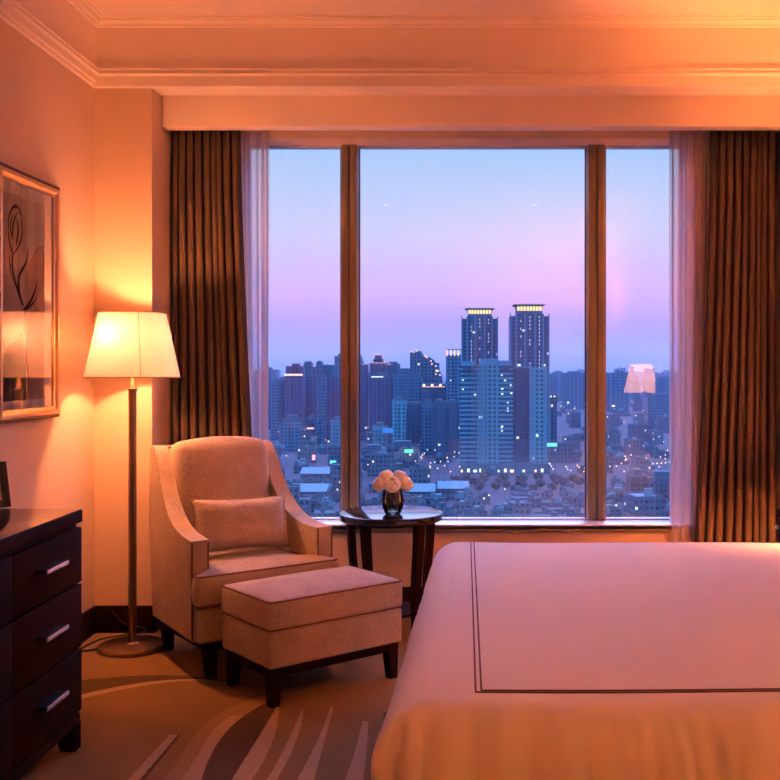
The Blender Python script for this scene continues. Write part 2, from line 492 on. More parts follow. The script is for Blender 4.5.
# window
bm = bmesh.new()
fw = .014
box(bm, -WX, WX, YG-.02, YG+.03, ZH-.010, ZH, .002)
box(bm, -WX, WX, YG-.02, YG+.03, ZS, ZS+.004, .001)
box(bm, -WX, -WX+fw, YG-.02, YG+.03, ZS, ZH, .002)
box(bm, WX-fw, WX, YG-.02, YG+.03, ZS, ZH, .002)
win = struct('window_1', bm, M['alu'])
MULL = [(-.696, -.612), (.697, .789)]
for (a, b) in MULL:
    bm = bmesh.new()
    w = b-a
    box(bm, a, a+w*.46, YG-.06, YG+.02, ZS+.001, ZH-.001, .003)
    box(bm, a+w*.45, a+w*.57, YG-.035, YG+.02, ZS+.001, ZH-.001, .001)
    box(bm, a+w*.56, b, YG-.06, YG+.02, ZS+.001, ZH-.001, .003)
    f = struct('window_mullion', bm, M['oak'], win)
    for x in (a, b):
        s = -1 if x == a else 1
        bm = bmesh.new()
        box(bm, min(x, x+s*.008), max(x, x+s*.008), YG-.03, YG+.02, ZS+.001, ZH-.001, .001)
        obj('glazing_bead', bm, M['alu'], f)
        bm = bmesh.new()
        box(bm, min(x+s*.008, x+s*.014), max(x+s*.008, x+s*.014), YG-.012, YG+.02, ZS+.001, ZH-.001, .001)
        obj('gasket', bm, M['gasket'], f)
bm = bmesh.new(); box(bm, -WX, WX, YS-.012, YG+.06, ZS-.03, ZS, .004)
struct('window_sill', bm, M['ledge'], win)
xs = [-WX+fw, MULL[0][0], MULL[0][1], MULL[1][0], MULL[1][1], WX-fw]
for i in range(3):
    bm = bmesh.new()
    vs = [bm.verts.new(p) for p in ((xs[2*i], YG, ZS+.004), (xs[2*i+1], YG, ZS+.004), (xs[2*i+1], YG, ZH-.012), (xs[2*i], YG, ZH-.012))]
    bm.faces.new(vs)
    struct('window_pane', bm, M['pane'], win, smooth=False)
# door in the rear wall, behind the viewer
bm = bmesh.new(); box(bm, -.9, .0, YB, YB+.05, 0, 2.1, .004); box(bm, -.98, .08, YB, YB+.03, 0, 2.18, .004)
struct('door_1', bm, M['wood'])

# ------------------------------------------------------------------ curtains
def drape(name, label, xt, xb, nf, y0, amp, mat, seed=0, z0=.015, z1=ZP+.06, group=None, cat='curtain', thick=.004, pinch=True, power=1.0, parts=True):
    """xt(s), xb(s): x at top / bottom for s in 0..1; nf folds"""
    rr = random.Random(seed)
    n = nf*14
    ph = [rr.uniform(.62, 1.4) for _ in range(nf+2)]
    am = [rr.uniform(.55, 1.3) for _ in range(nf+2)]
    cum = [0]
    for k in range(nf): cum.append(cum[-1]+ph[k])
    tot = cum[-1]
    t = thing(name, label, cat, (0, 0, 0), 0, group)
    def f(u, v):
        s = u*tot
        k = max(i for i in range(nf+1) if cum[i] <= s+1e-9); k = min(k, nf-1)
        loc = (s-cum[k])/ph[k]
        a = amp*(am[k]*(1-loc)+am[k+1]*loc)
        w = math.cos(2*PI*loc)
        w = math.copysign(abs(w)**power, w)
        zz = z1+(z0-z1)*v
        e = v**1.3
        top = max(0, 1-v*9)
        x = xt(u)*(1-e)+xb(u)*e + math.sin(4*PI*loc)*.25*(xt(1)-xt(0))/nf*(1-.3*top) + .0015*math.sin(5*v+5*u+seed)
        y = y0 + a*w*(1-.45*top if pinch else 1) + .002*math.sin(5*v+11*u+seed)*(1-top)
        if pinch and top > 0:
            y += .5*amp*top*math.cos(4*PI*loc)
        return (x, y, zz)
    bm = bmesh.new(); grid(bm, f, n, 40)
    obj('fabric_panel', bm, mat, t, angle=180, solid=thick)
    if parts:
        bm = bmesh.new()
        grid(bm, lambda u, v: (lambda p: (p[0], p[1]-.0035, p[2]))(f(u, .985+.015*v)), n, 2)
        obj('hem', bm, mat, t, angle=180, solid=thick)
    return t
lerp = lambda a, b: (lambda s: a+(b-a)*s)
YC = 5.405
drape('drape', 'brown pleated curtain hanging behind the armchair and floor lamp', lerp(-1.575, -1.225), lerp(-1.575, -1.105), 9, YC-.005, .040, M['drape'], 3, group='brown drapes')
drape('drape', 'brown pleated curtain hanging beside the bed at the nightstand', lerp(1.335, 1.675), lerp(1.225, 1.675), 9, YC-.005, .042, M['drape'], 5, group='brown drapes')
drape('sheer_curtain', 'white see-through sheer beside the curtain behind the armchair', lerp(-1.245, -1.075), lerp(-1.20, -1.085), 3, YC+.074, .015, M['sheer'], 8, thick=0, parts=False, group='sheer curtains', pinch=False)
drape('sheer_curtain', 'white see-through sheer hanging behind the far side of the bed', lerp(1.12, 1.33), lerp(1.125, 1.275), 3, YC+.074, .015, M['sheer'], 9, thick=0, parts=False, group='sheer curtains', pinch=False)
# curtain track
bm = bmesh.new(); box(bm, BXL+.01, BXR-.01, YC-.02, YC+.0, ZP+.065, ZP+.09, .003); box(bm, BXL+.01, BXR-.01, YC+.066, YC+.082, ZP+.065, ZP+.09, .003)
tag(obj('curtain_track', bm, M['chrome']), 'metal curtain track hidden behind the window pelmet', 'curtain track')

# ------------------------------------------------------------------ floor lamp
LX, LY = -1.588, 4.775
lamp = thing('floor_lamp', 'standing floor lamp with glowing cream shade in the corner', 'lamp', (LX, LY, 0))
bm = bmesh.new(); lathe(bm, [(.001, 0), (.152, 0), (.159, .004), (.159, .018), (.154, .024), (.030, .028), (.024, .034), (.001, .034)], 64)
obj('base', bm, M['brushed'], lamp)
bm = bmesh.new(); lathe(bm, [(.019, .03), (.019, 1.232), (.024, 1.234), (.024, 1.242), (.018, 1.246)], 32)
obj('pole', bm, M['brushed'], lamp)
bm = bmesh.new(); lathe(bm, [(.009, 1.24), (.012, 1.262), (.008, 1.27), (.008, 1.33), (.016, 1.335), (.016, 1.385), (.012, 1.39)], 24)
obj('neck', bm, M['gold'], lamp)
def shade(bm, rb, rt, z0, z1, th=.002, n=64):
    lathe(bm, [(rb, z0), (rt, z1), (rt-th, z1), (rb-th, z0)], n, closed=True)
bm = bmesh.new(); shade(bm, .220, .154, 1.296, 1.604)
sh = obj('lamp_shade', bm, M['shade'], lamp, angle=30)
bm = bmesh.new()
for r_, z_ in ((.2205, 1.297), (.1545, 1.603)):
    tube(bm, [(r_*math.cos(2*PI*i/64), r_*math.sin(2*PI*i/64), z_) for i in range(64)], .0028, 6, True)
a_ = -62
tube(bm, [((.2195+(.1535-.2195)*k)*math.cos(R(a_)), (.2195+(.1535-.2195)*k)*math.sin(R(a_)), 1.297+.306*k) for k in (0, .5, 1)], .0016, 6)
obj('shade_trim', bm, simple('shade_trim', (.55, .33, .16), .8), sh)
bm = bmesh.new()
for a in (0, 120, 240):
    tube(bm, [(.012*math.cos(R(a)), .012*math.sin(R(a)), 1.35), (.13*math.cos(R(a)), .13*math.sin(R(a)), 1.598), (.151*math.cos(R(a)), .151*math.sin(R(a)), 1.60)], .0016, 6)
obj('shade_carrier', bm, M['gold'], lamp)
bm = bmesh.new(); bmesh.ops.create_uvsphere(bm, u_segments=20, v_segments=12, radius=.033, matrix=Matrix.Translation((-.045, -.103, 1.488)))
obj('bulb', bm, M['bulb'], lamp)
bm = bmesh.new()
tube(bm, smooth_path([(-.155, -.02, .006), (-.22, -.05, .005), (-.235, .02, .005), (-.20, .16, .005), (-.10, .235, .006), (-.02, .22, .02), (-.03, .262, .03), (-.13, .272, .05), (-.20, .268, .12)], 8), .004, 8)
obj('power_cord', bm, M['cord'], lamp)

# ------------------------------------------------------------------ picture on the left wall
PYA, PYB, PZA, PZB = 3.955, 4.565, 1.118, 2.165
pic = thing('framed_picture', 'framed tulip print behind glass on the left wall', 'picture', (XL, (PYA+PYB)/2, PZA))
cy0 = (PYA+PYB)/2
hy, hz = (PYB-PYA)/2, PZB-PZA
fw_, fd_ = .052, .038
def frame_ring(bm, prof):
    """prof: [(inset, out)] mitred round the picture"""
    loops = []
    for (i, d) in prof:
        loops.append([bm.verts.new((d, sy*(hy-i), z)) for sy, z in ((-1, i), (1, i), (1, hz-i), (-1, hz-i))])
    for k in range(len(prof)-1):
        for j in range(4):
            bm.faces.new((loops[k][j], loops[k][(j+1) % 4], loops[k+1][(j+1) % 4], loops[k+1][j]))
bm = bmesh.new(); frame_ring(bm, [(0, .001), (0, .026), (.004, .032), (.010, .035), (.016, .033)])
obj('frame_outer_moulding', bm, M['goldark'], pic, angle=20)
bm = bmesh.new(); frame_ring(bm, [(.016, .033), (.018, .037), (.026, .039), (.034, .037), (.042, .029), (.048, .025), (.052, .024), (.052, .012)])
obj('frame', bm, M['gold'], pic, angle=20)
bm = bmesh.new(); box(bm, .010, .0135, -hy+.05, hy-.05, .05, hz-.05)
obj('mat_board', bm, M['mat'], pic)
# print
IY0, IY1, IZ0, IZ1 = 4.013-cy0, 4.432-cy0, 1.204-PZA, 2.060-PZA
pm = [simple('print_taupe', (.74, .62, .52), .8, vary=.25, scale=9), simple('print_sand', (.96, .84, .68), .8, vary=.18, scale=9),
      simple('print_rust', (.76, .52, .38), .8, vary=.25, scale=11), simple('print_ink', (.05, .03, .02), .8), simple('print_olive', (.26, .21, .15), .8, vary=.3, scale=14)]
bm = bmesh.new()
def flat(pts, x, mi):
    f = bm.faces.new([bm.verts.new((x, y, z)) for y, z in pts]); f.material_index = mi
YD = 4.255-cy0
flat([(IY0, IZ0), (YD, IZ0), (YD, IZ1), (IY0, IZ1)], .0140, 0)
flat([(YD, IZ0), (IY1, IZ0), (IY1, IZ1), (YD, IZ1)], .0140, 1)
arc = [(YD, IZ0+.002)] + [(IY1-.001, IZ0+.002)] + [(IY1-.001 - (IY1-YD)*(k/12), 1.885-PZA - .13*(k/12)**2) for k in range(13)]
flat(arc, .0143, 2)
flat([(IY0+.002, IZ0+.002), (YD-.003, IZ0+.002), (YD-.003, IZ0+.33), (YD-.08, IZ0+.26), (IY0+.05, IZ0+.22), (IY0+.002, IZ0+.30)], .0143, 4)
def stroke(pts, w, mi=3, x=.0148):
    P = smooth_path(pts, 6); n = len(P)
    for i in range(n-1):
        a, b = P[i], P[i+1]; d = (b-a); nrm = Vector((-d.y, d.x, 0)).normalized()
        wa = w*(.35+.65*math.sin(PI*min(1, i/(n-1)+.1))); wb = w*(.35+.65*math.sin(PI*min(1, (i+1)/(n-1)+.1)))
        flat([(a.x-nrm.x*wa, a.y-nrm.y*wa), (a.x+nrm.x*wa, a.y+nrm.y*wa), (b.x+nrm.x*wb, b.y+nrm.y*wb), (b.x-nrm.x*wb, b.y-nrm.y*wb)], x, mi)
def PZ(px, py):   # picture plane point
    Y = 1.862/(465-px)*1000
    return (Y-cy0, 1.35+(366-py)*Y/1000-PZA)
for pts, w in (([(9, 232), (10, 216), (15, 206), (20, 209), (22, 220)], .006), ([(9, 232), (11, 246), (14, 254)], .007), ([(13, 240), (14, 224), (18, 212)], .007),
               ([(22, 220), (23, 234), (19, 247), (14, 254)], .006), ([(17, 245), (19, 230), (17, 218)], .008), ([(12, 236), (11, 224), (14, 214)], .005),
               ([(14, 254), (13, 266), (17, 284), (24, 306)], .006), ([(10, 256), (12, 272), (18, 290), (23, 306)], .004), ([(24, 306), (20, 292), (20, 276), (27, 262), (29, 248)], .010),
               ([(24, 310), (31, 302), (36, 290), (38, 280)], .008), ([(24, 310), (29, 308), (36, 300), (40, 288)], .005), ([(26, 306), (26, 340), (29, 377), (29, 396)], .007),
               ([(15, 208), (18, 207), (23, 216), (24, 226)], .004)):
    stroke([PZ(*p) for p in pts], w)
obj('print', bm, pm, pic, smooth=False)
bm = bmesh.new()
vs = [bm.verts.new(p) for p in ((.021, -hy+.05, .05), (.021, hy-.05, .05), (.021, hy-.05, hz-.05), (.021, -hy+.05, hz-.05))]; bm.faces.new(vs)
obj('glass', bm, M['picglass'], pic, smooth=False)

# ------------------------------------------------------------------ dresser
DF, DE = -1.358, 3.56        # front plane, far end
DN = 1.93                    # near end
dr = thing('dresser', 'dark espresso chest of drawers standing against the left wall', 'dresser', (XL, DE, 0))
dx0, dx1 = .02, DF-XL        # local x (from the wall)
L = DE-DN
bm = bmesh.new(); box(bm, dx0, dx1-.02, -L+.005, -.012, .128, .788, .003)
obj('body', bm, M['wood'], dr)
bm = bmesh.new(); box(bm, dx0, dx1-.028, -L+.03, -.04, .786, .799)
obj('shadow_gap', bm, M['wood'], dr)
bm = bmesh.new(); box(bm, dx0-.012, dx1+.001, -L, -.010, .797, .841, .003)
tp_ = obj('top', bm, M['wood'], dr)
bm = bmesh.new(); box(bm, dx0-.010, dx1-.001, -L+.002, -.012, .840, .844, .0015)
obj('polished_surface', bm, M['woodgloss'], tp_)
bm = bmesh.new()
box(bm, dx1-.045, dx1-.006, -L+.01, -.012, .085, .122, .003); box(bm, dx0, dx1-.01, -.05, -.012, .085, .122, .003); box(bm, dx0, dx1-.01, -L+.01, -L+.05, .085, .122, .003)
box(bm, dx0+.02, dx1-.04, -L+.05, -.04, .120, .130)
obj('plinth_rail', bm, M['wood'], dr)
for (lx, ly) in ((dx1-.005, -.012), (dx0, -.012), (dx1-.005, -L+.012), (dx0, -L+.012)):
    sx = -1 if lx > .2 else 1; sy = -1 if ly > -.2 else 1
    bm = bmesh.new()
    q = lambda w, z: [(lx, ly, z), (lx+sx*w, ly, z), (lx+sx*w, ly+sy*w, z), (lx, ly+sy*w, z)]
    a = [bm.verts.new(p) for p in q(.072, .09)]; b = [bm.verts.new(p) for p in q(.052, 0)]
    bm.faces.new(a); bm.faces.new(b[::-1])
    for i in range(4): bm.faces.new((a[i], b[i], b[(i+1) % 4], a[(i+1) % 4]))
    obj('leg', bm, M['wood'], dr)
rows = [(.588, .780), (.359, .580), (.134, .351)]
hzs = [.699, .485, .266]
W = (L-.024)/3
for c in range(3):
    ya = -.014-W*(c+1)+.002; yb = -.014-W*c-.002
    for (z0, z1), hz_ in zip(rows, hzs):
        bm = bmesh.new(); box(bm, dx1-.022, dx1, ya, yb, z0, z1, .0025)
        d = obj('drawer', bm, M['wood'], dr)
        ym = (ya+yb)/2
        yh0, yh1 = ym-.122, ym+.047
        bm = bmesh.new()
        box(bm, dx1-.001, dx1+.040, yh0, yh1, hz_+.002, hz_+.006, .001)
        box(bm, dx1+.036, dx1+.042, yh0, yh1, hz_-.007, hz_+.006, .001)
        for f in bm.faces:
            if f.calc_center_median().x < dx1+.0355: f.material_index = 1
        obj('handle', bm, [M['lip'], M['steel_dark']], d)

# photo frame on the dresser
pf = thing('photo_frame', 'small black tilted photo frame standing on the dark dresser', 'photo frame', (-1.70, 3.50, .845), R(50))
# local: face towards -y, leaning back
lean = Matrix.Rotation(R(-14), 4, 'X')
def leaned(bm): bmesh.ops.transform(bm, matrix=lean, verts=bm.verts); return bm
bm = bmesh.new()
for a, b, c, d in ((-.11, -.082, .0, .165), (.082, .11, .0, .165), (-.082, .082, .0, .028), (-.082, .082, .137, .165)):
    box(bm, a, b, -.009, .009, c, d, .002)
obj('frame', leaned(bm), M['black'], pf)
bm = bmesh.new(); box(bm, -.086, .086, -.003, .007, .026, .14)
obj('photo', leaned(bm), simple('photo_paper', (.50, .38, .28), .5, vary=.5, scale=22), pf)
bm = bmesh.new(); box(bm, -.02, .02, .085, .089, -.006, .13)
bmesh.ops.transform(bm, matrix=Matrix.Translation((0, .003, .006)) @ Matrix.Rotation(R(18), 4, 'X'), verts=bm.verts)
obj('easel_back', bm, M['black'], pf)

# ------------------------------------------------------------------ armchair
CT = R(37); CHX, CHY = -.897, 4.487
ch = thing('armchair', 'tan upholstered armchair with sloping arms beside the window', 'armchair', (CHX, CHY, 0), CT)
# side panels (local: x right, y back)
top_curve = smooth_path([(.0, .598), (.07, .602), (.16, .612), (.25, .636), (.33, .680), (.40, .745), (.455, .82), (.505, .905), (.55, .955), (.585, .970)], 5)
def side_prof():
    pr = [(0.0, .165)] + [(p.x, p.y) for p in top_curve] + [(.628, .967), (.634, .945), (.605, .60), (.555, .165)]
    return pr[::-1]
def plan(v, s):
    v.co.x -= s*.032*max(0, min(1, v.co.y/.6))
for s in (-1, 1):
    bm = bmesh.new()
    xa, xb_ = (s*.345, s*.262)
    extrude_profile(bm, side_prof(), min(xa, xb_), max(xa, xb_), .014, 3)
    # taper the wing in thickness towards the top, and splay a little
    for v in bm.verts:
        t_ = max(0, (v.co.z-.60)/.36)
        if abs(v.co.x) > .30: v.co.x -= s*.012*t_
        else: v.co.x += s*.006*t_
        plan(v, s)
    a = obj('arm', bm, M['fabric'], ch)
    bm = bmesh.new()
    for xx in (s*.340, s*.268):
        pts = [(xx, -.001, .17), (xx, -.001, .40), (xx, -.001, .585)] + [(xx - s*(.012 if abs(xx) > .3 else -.006)*max(0, (p.y-.6)/.36), p.x+.004, p.y-.003) for p in top_curve[1:]]
        tube(bm, pts, .0035, 6)
    for v in bm.verts: plan(v, s)
    obj('piping', bm, M['piping'], a)
# outer back
bm = bmesh.new()
extrude_profile(bm, [(.47, .165), (.552, .165), (.608, .60), (.634, .95), (.625, .965), (.555, .965), (.525, .60)], -.245, .245, .012, 3)
obj('outside_back', bm, M['fabric'], ch)
# front rail panel
FY = -.068
bm = bmesh.new(); box(bm, -.335, .335, FY+.012, .02, .163, .318, .018, 3)
obj('front_rail', bm, M['fabric'], ch)
bm = bmesh.new(); box(bm, -.258, .258, .0, .50, .18, .31)
obj('seat_deck', bm, M['fabric'], ch)
# T-shaped seat cushion wrapping the arm fronts
def tee(z, i, r=.022, n=5):
    # outline inset by i
    x1, x2, ya, ym, yb = .347-i, .256-i, FY+i, -.004-i, .46-i
    pts = [(-x1, ya), (x1, ya), (x1, ym), (x2, ym+.012), (x2, yb), (-x2, yb), (-x2, ym+.012), (-x1, ym)]
    out = []
    m = len(pts)
    for k in range(m):
        p0, p1, p2 = Vector(pts[k-1]), Vector(pts[k]), Vector(pts[(k+1) % m])
        q = min(r, .45*(p0-p1).length, .45*(p2-p1).length)
        a_, b_ = p1+(p0-p1).normalized()*q, p1+(p2-p1).normalized()*q
        for j in range(n+1):
            t_ = j/n; c_ = a_*(1-t_)**2+p1*2*t_*(1-t_)+b_*t_*t_
            out.append((c_.x, c_.y, z))
        L_ = (p2-p1).length-2*q; k2 = (16, 3, 2, 10, 12, 10, 2, 3)[k]
        e_ = p2+(p1-p2).normalized()*min(r, .45*(p2-p1).length)
        for j in range(1, k2): out.append((*(b_.lerp(e_, j/k2)), z))
    return out
bm = bmesh.new()
loops = []
for z, i in ((.320, .03), (.322, .014), (.328, .005), (.340, .0), (.39, -.004), (.435, .0), (.448, .004), (.456, .013), (.462, .03), (.470, .07), (.476, .12)):
    loops.append([bm.verts.new(p) for p in tee(z, min(i, .028) if i > .028 else i)])
    if i > .028:
        cxv = Vector((0, .19, 0)); k_ = (i-.028)*3.2
        for v in loops[-1]:
            v.co.x += (cxv.x-v.co.x)*k_; v.co.y += (cxv.y-v.co.y)*k_
for k in range(len(loops)-1):
    m_ = len(loops[k])
    for i in range(m_): bm.faces.new((loops[k][i], loops[k][(i+1) % m_], loops[k+1][(i+1) % m_], loops[k+1][i]))
bm.faces.new(loops[0][::-1]); bm.faces.new(loops[-1])
sc_ = obj('seat_cushion', bm, M['fabric'], ch, angle=50)
bm = bmesh.new()
tube(bm, tee(.452, .006), .004, 6, True); tube(bm, tee(.327, .005), .004, 6, True)
obj('piping', bm, M['piping'], sc_)
# back cushion
bm = bmesh.new(); cushion(bm, -.240, .240, 0, .135, 0, .545, .045, .012, 16, .018)
for v in bm.verts:
    # crown of the top edge and rake
    u = v.co.x/.262
    if v.co.z > .3: v.co.z += .012*(1-u*u)*(v.co.z-.3)/.24
    v.co.x *= 1-.03*(v.co.z/.54)
    if abs(u) < 1: v.co.y -= .018*(1-u*u)*math.sin(PI*min(1, max(0, v.co.z/.54)))*(1 if v.co.y < .06 else 0)
bmesh.ops.transform(bm, matrix=Matrix.Translation((0, .385, .448)) @ Matrix.Rotation(R(-7), 4, 'X'), verts=bm.verts)
obj('back_cushion', bm, M['fabric'], ch)
# wood base and legs
bm = bmesh.new()
for q in ((-.30, .30, -.045, -.012), (-.27, .27, .50, .533), (-.30, -.265, -.045, .533), (.265, .30, -.045, .533)):
    box(bm, q[0], q[1], q[2], q[3], .128, .168, .003)
obj('wooden_apron', bm, M['wood'], ch)
def taper_leg(bm, x, y, z1, w1, w0, dx=0, dy=0):
    a = [bm.verts.new((x+sx*w1/2, y+sy*w1/2, z1)) for sx, sy in ((-1,-1),(1,-1),(1,1),(-1,1))]
    b = [bm.verts.new((x+dx+sx*w0/2, y+dy+sy*w0/2, 0)) for sx, sy in ((-1,-1),(1,-1),(1,1),(-1,1))]
    bm.faces.new(a); bm.faces.new(b[::-1])
    for i in range(4): bm.faces.new((a[i], b[i], b[(i+1) % 4], a[(i+1) % 4]))
    bmesh.ops.bevel(bm, geom=list(bm.edges), offset=.003, segments=2, affect='EDGES')
for (x, y, dx, dy) in ((-.27, -.016, .008, .0), (.27, -.016, -.008, 0), (-.265, .50, .02, .03), (.265, .50, -.02, .03)):
    bm = bmesh.new(); taper_leg(bm, x, y, .165, .058, .040, dx, dy)
    obj('leg', bm, M['wood'], ch)

# lumbar pillow
def pillow_bm(w, h, t, n=22, pinch=.10):
    bm = bmesh.new()
    def P(u, v, s):
        a, b = 2*u-1, 2*v-1
        k = 1 - pinch*.5*(1-b*b)*abs(a)**3*0
        x = a*w/2*(1-.055*(1-b*b)*0 - .05*(1-abs(b)**2)*0)
        # edges bow inwards between the corners
        x = a*w/2*(1-.05*(1-b*b)*a*a)
        z = b*h/2*(1-.09*(1-a*a)*b*b)
        d = (max(0, 1-a**4)*max(0, 1-b**4))**.62*t/2
        d += .004*noise.noise(Vector((a*3, b*3, s*5)))*(1-abs(a)**3)*(1-abs(b)**3)
        wr = .006*math.sin(b*16)*max(0, abs(a)-.72)/.28*(1-abs(a))*4
        return (x, s*(d+wr*.5), z)
    grid(bm, lambda u, v: P(u, v, -1), n, n); grid(bm, lambda u, v: P(u, v, 1), n, n)
    bmesh.ops.remove_doubles(bm, verts=bm.verts, dist=.0006)
    return bm
pl = thing('lumbar_pillow', 'oblong tan lumbar pillow resting on the armchair seat', 'pillow', (0, 0, 0), CT)
bm = pillow_bm(.468, .245, .135)
bmesh.ops.transform(bm, matrix=Matrix.Translation((.0, 0, .122)) @ Matrix.Rotation(R(2.2), 4, 'Y') @ Matrix.Rotation(R(-16), 4, 'X'), verts=bm.verts)
obj('pillow_cover', bm, M['fabric'], pl, angle=80)
d_ = Matrix.Rotation(CT, 4, 'Z') @ Vector((-.006, .246, 0))
pl.location = (CHX+d_.x, CHY+d_.y, .491)
bm = bmesh.new()
pts = []
for k in range(80):
    t_ = k/80*4
    i = int(t_); f = t_-i
    a, b = [(-1+2*f, -1), (1, -1+2*f), (1-2*f, 1), (-1, 1-2*f)][i]
    pts.append((a*.239*(1-.05*(1-b*b)*a*a), 0, b*.1225*(1-.09*(1-a*a)*b*b)))
tube(bm, pts, .003, 6, True)
bmesh.ops.transform(bm, matrix=Matrix.Translation((.0, 0, .122)) @ Matrix.Rotation(R(2.2), 4, 'Y') @ Matrix.Rotation(R(-16), 4, 'X'), verts=bm.verts)
obj('seam', bm, M['fabric'], pl)

# ------------------------------------------------------------------ ottoman
OW, OD = .655, .425
ot = thing('ottoman', 'tan upholstered ottoman on dark legs in front of the armchair', 'ottoman', (-.651, 4.283, 0), R(40))
hx_, hy_ = OW/2, OD/2
bm = bmesh.new(); cushion(bm, -hx_, hx_, -hy_, hy_, .303, .425, .022, .018, 16, .004)
oc = obj('cushion', bm, M['fabric'], ot)
bm = bmesh.new(); tube(bm, rrect(-hx_+.004, hx_-.004, -hy_+.004, hy_-.004, .4195, .02), .004, 6, True); tube(bm, rrect(-hx_+.004, hx_-.004, -hy_+.004, hy_-.004, .309, .02), .004, 6, True)
obj('piping', bm, M['piping'], oc)
bm = bmesh.new(); box(bm, -hx_+.004, hx_-.004, -hy_+.004, hy_-.004, .155, .304, .014, 3)
obj('upholstered_base', bm, M['fabric'], ot)
bm = bmesh.new()
for q in ((-hx_+.02, hx_-.02, -hy_+.02, -hy_+.05), (-hx_+.02, hx_-.02, hy_-.05, hy_-.02), (-hx_+.02, -hx_+.05, -hy_+.02, hy_-.02), (hx_-.05, hx_-.02, -hy_+.02, hy_-.02)):
    box(bm, q[0], q[1], q[2], q[3], .118, .157, .003)
obj('wooden_apron', bm, M['wood'], ot)
for sx in (-1, 1):
    for sy in (-1, 1):
        bm = bmesh.new(); taper_leg(bm, sx*(hx_-.045), sy*(hy_-.045), .155, .056, .040, sx*.006, sy*.006)
        obj('leg', bm, M['wood'], ot)

# ------------------------------------------------------------------ side table, vase, roses
TX, TY, TZ, TR = -.372, 5.05, .614, .262
tb = thing('side_table', 'round dark side table with curved legs under the window', 'side table', (TX, TY, 0))
bm = bmesh.new(); lathe(bm, [(.001, TZ-.040), (TR-.012, TZ-.040), (TR-.003, TZ-.034), (TR, TZ-.024), (TR, TZ-.010), (TR-.003, TZ-.003), (TR-.010, TZ), (.001, TZ)], 96)
obj('table_top', bm, M['woodgloss'], tb, angle=25)
bm = bmesh.new(); lathe(bm, [(.16, TZ-.056), (.175, TZ-.056), (.175, TZ-.038), (.16, TZ-.038)], 64, closed=True)
obj('apron', bm, M['wood'], tb)
for (ax, ay) in ((-.187, -.07), (-.14, .14), (.187, .07), (.14, -.14)):
    a = math.atan2(ay, ax); rr_ = math.hypot(ax, ay)
    bm = bmesh.new()
    path = smooth_path([(rr_+.010, TZ-.04), (rr_+.004, .45), (rr_-.010, .30), (rr_-.016, .15), (rr_-.004, 0)], 6)
    ca, sa = math.cos(a), math.sin(a)
    prev = None
    for p in path:
        k = (TZ-.04-p.y)/(TZ-.04)
        wr, wt = .017-.003*k, .026-.007*k
        ring = [bm.verts.new(((p.x+dr_)*ca - dt*sa, (p.x+dr_)*sa + dt*ca, p.y)) for dr_, dt in ((-wr, -wt), (wr, -wt), (wr, wt), (-wr, wt))]
        if prev:
            for i in range(4): bm.faces.new((prev[i], prev[(i+1) % 4], ring[(i+1) % 4], ring[i]))
        else: bm.faces.new(ring)
        prev = ring
    bm.faces.new(prev[::-1])
    obj('leg', bm, M['wood'], tb)
bm = bmesh.new(); lathe(bm, [(.001, .115), (.165, .115), (.168, .120), (.165, .128), (.001, .128)], 48)
obj('stretcher_shelf', bm, M['wood'], tb)
VX, VY = -.358, 4.965
vs_ = thing('vase', 'small clear glass vase on the round dark table', 'vase', (VX, VY, TZ))
bm = bmesh.new(); lathe(bm, [(q*1.12, z) for q, z in [(.001, .001), (.030, .001), (.036, .006), (.046, .035), (.051, .065), (.049, .095), (.043, .118), (.0445, .124), (.0415, .124), (.040, .117), (.046, .094), (.048, .065), (.043, .036), (.033, .018), (.001, .016)]], 48)
obj('glass_body', bm, M['vaseglass'], vs_)
bm = bmesh.new(); lathe(bm, [(.001, .018), (.032, .020), (.044, .037), (.0505, .06), (.001, .06)], 32)
obj('water', bm, thin_glass('water', 1.33, (.75, .85, .8, 1)), vs_)
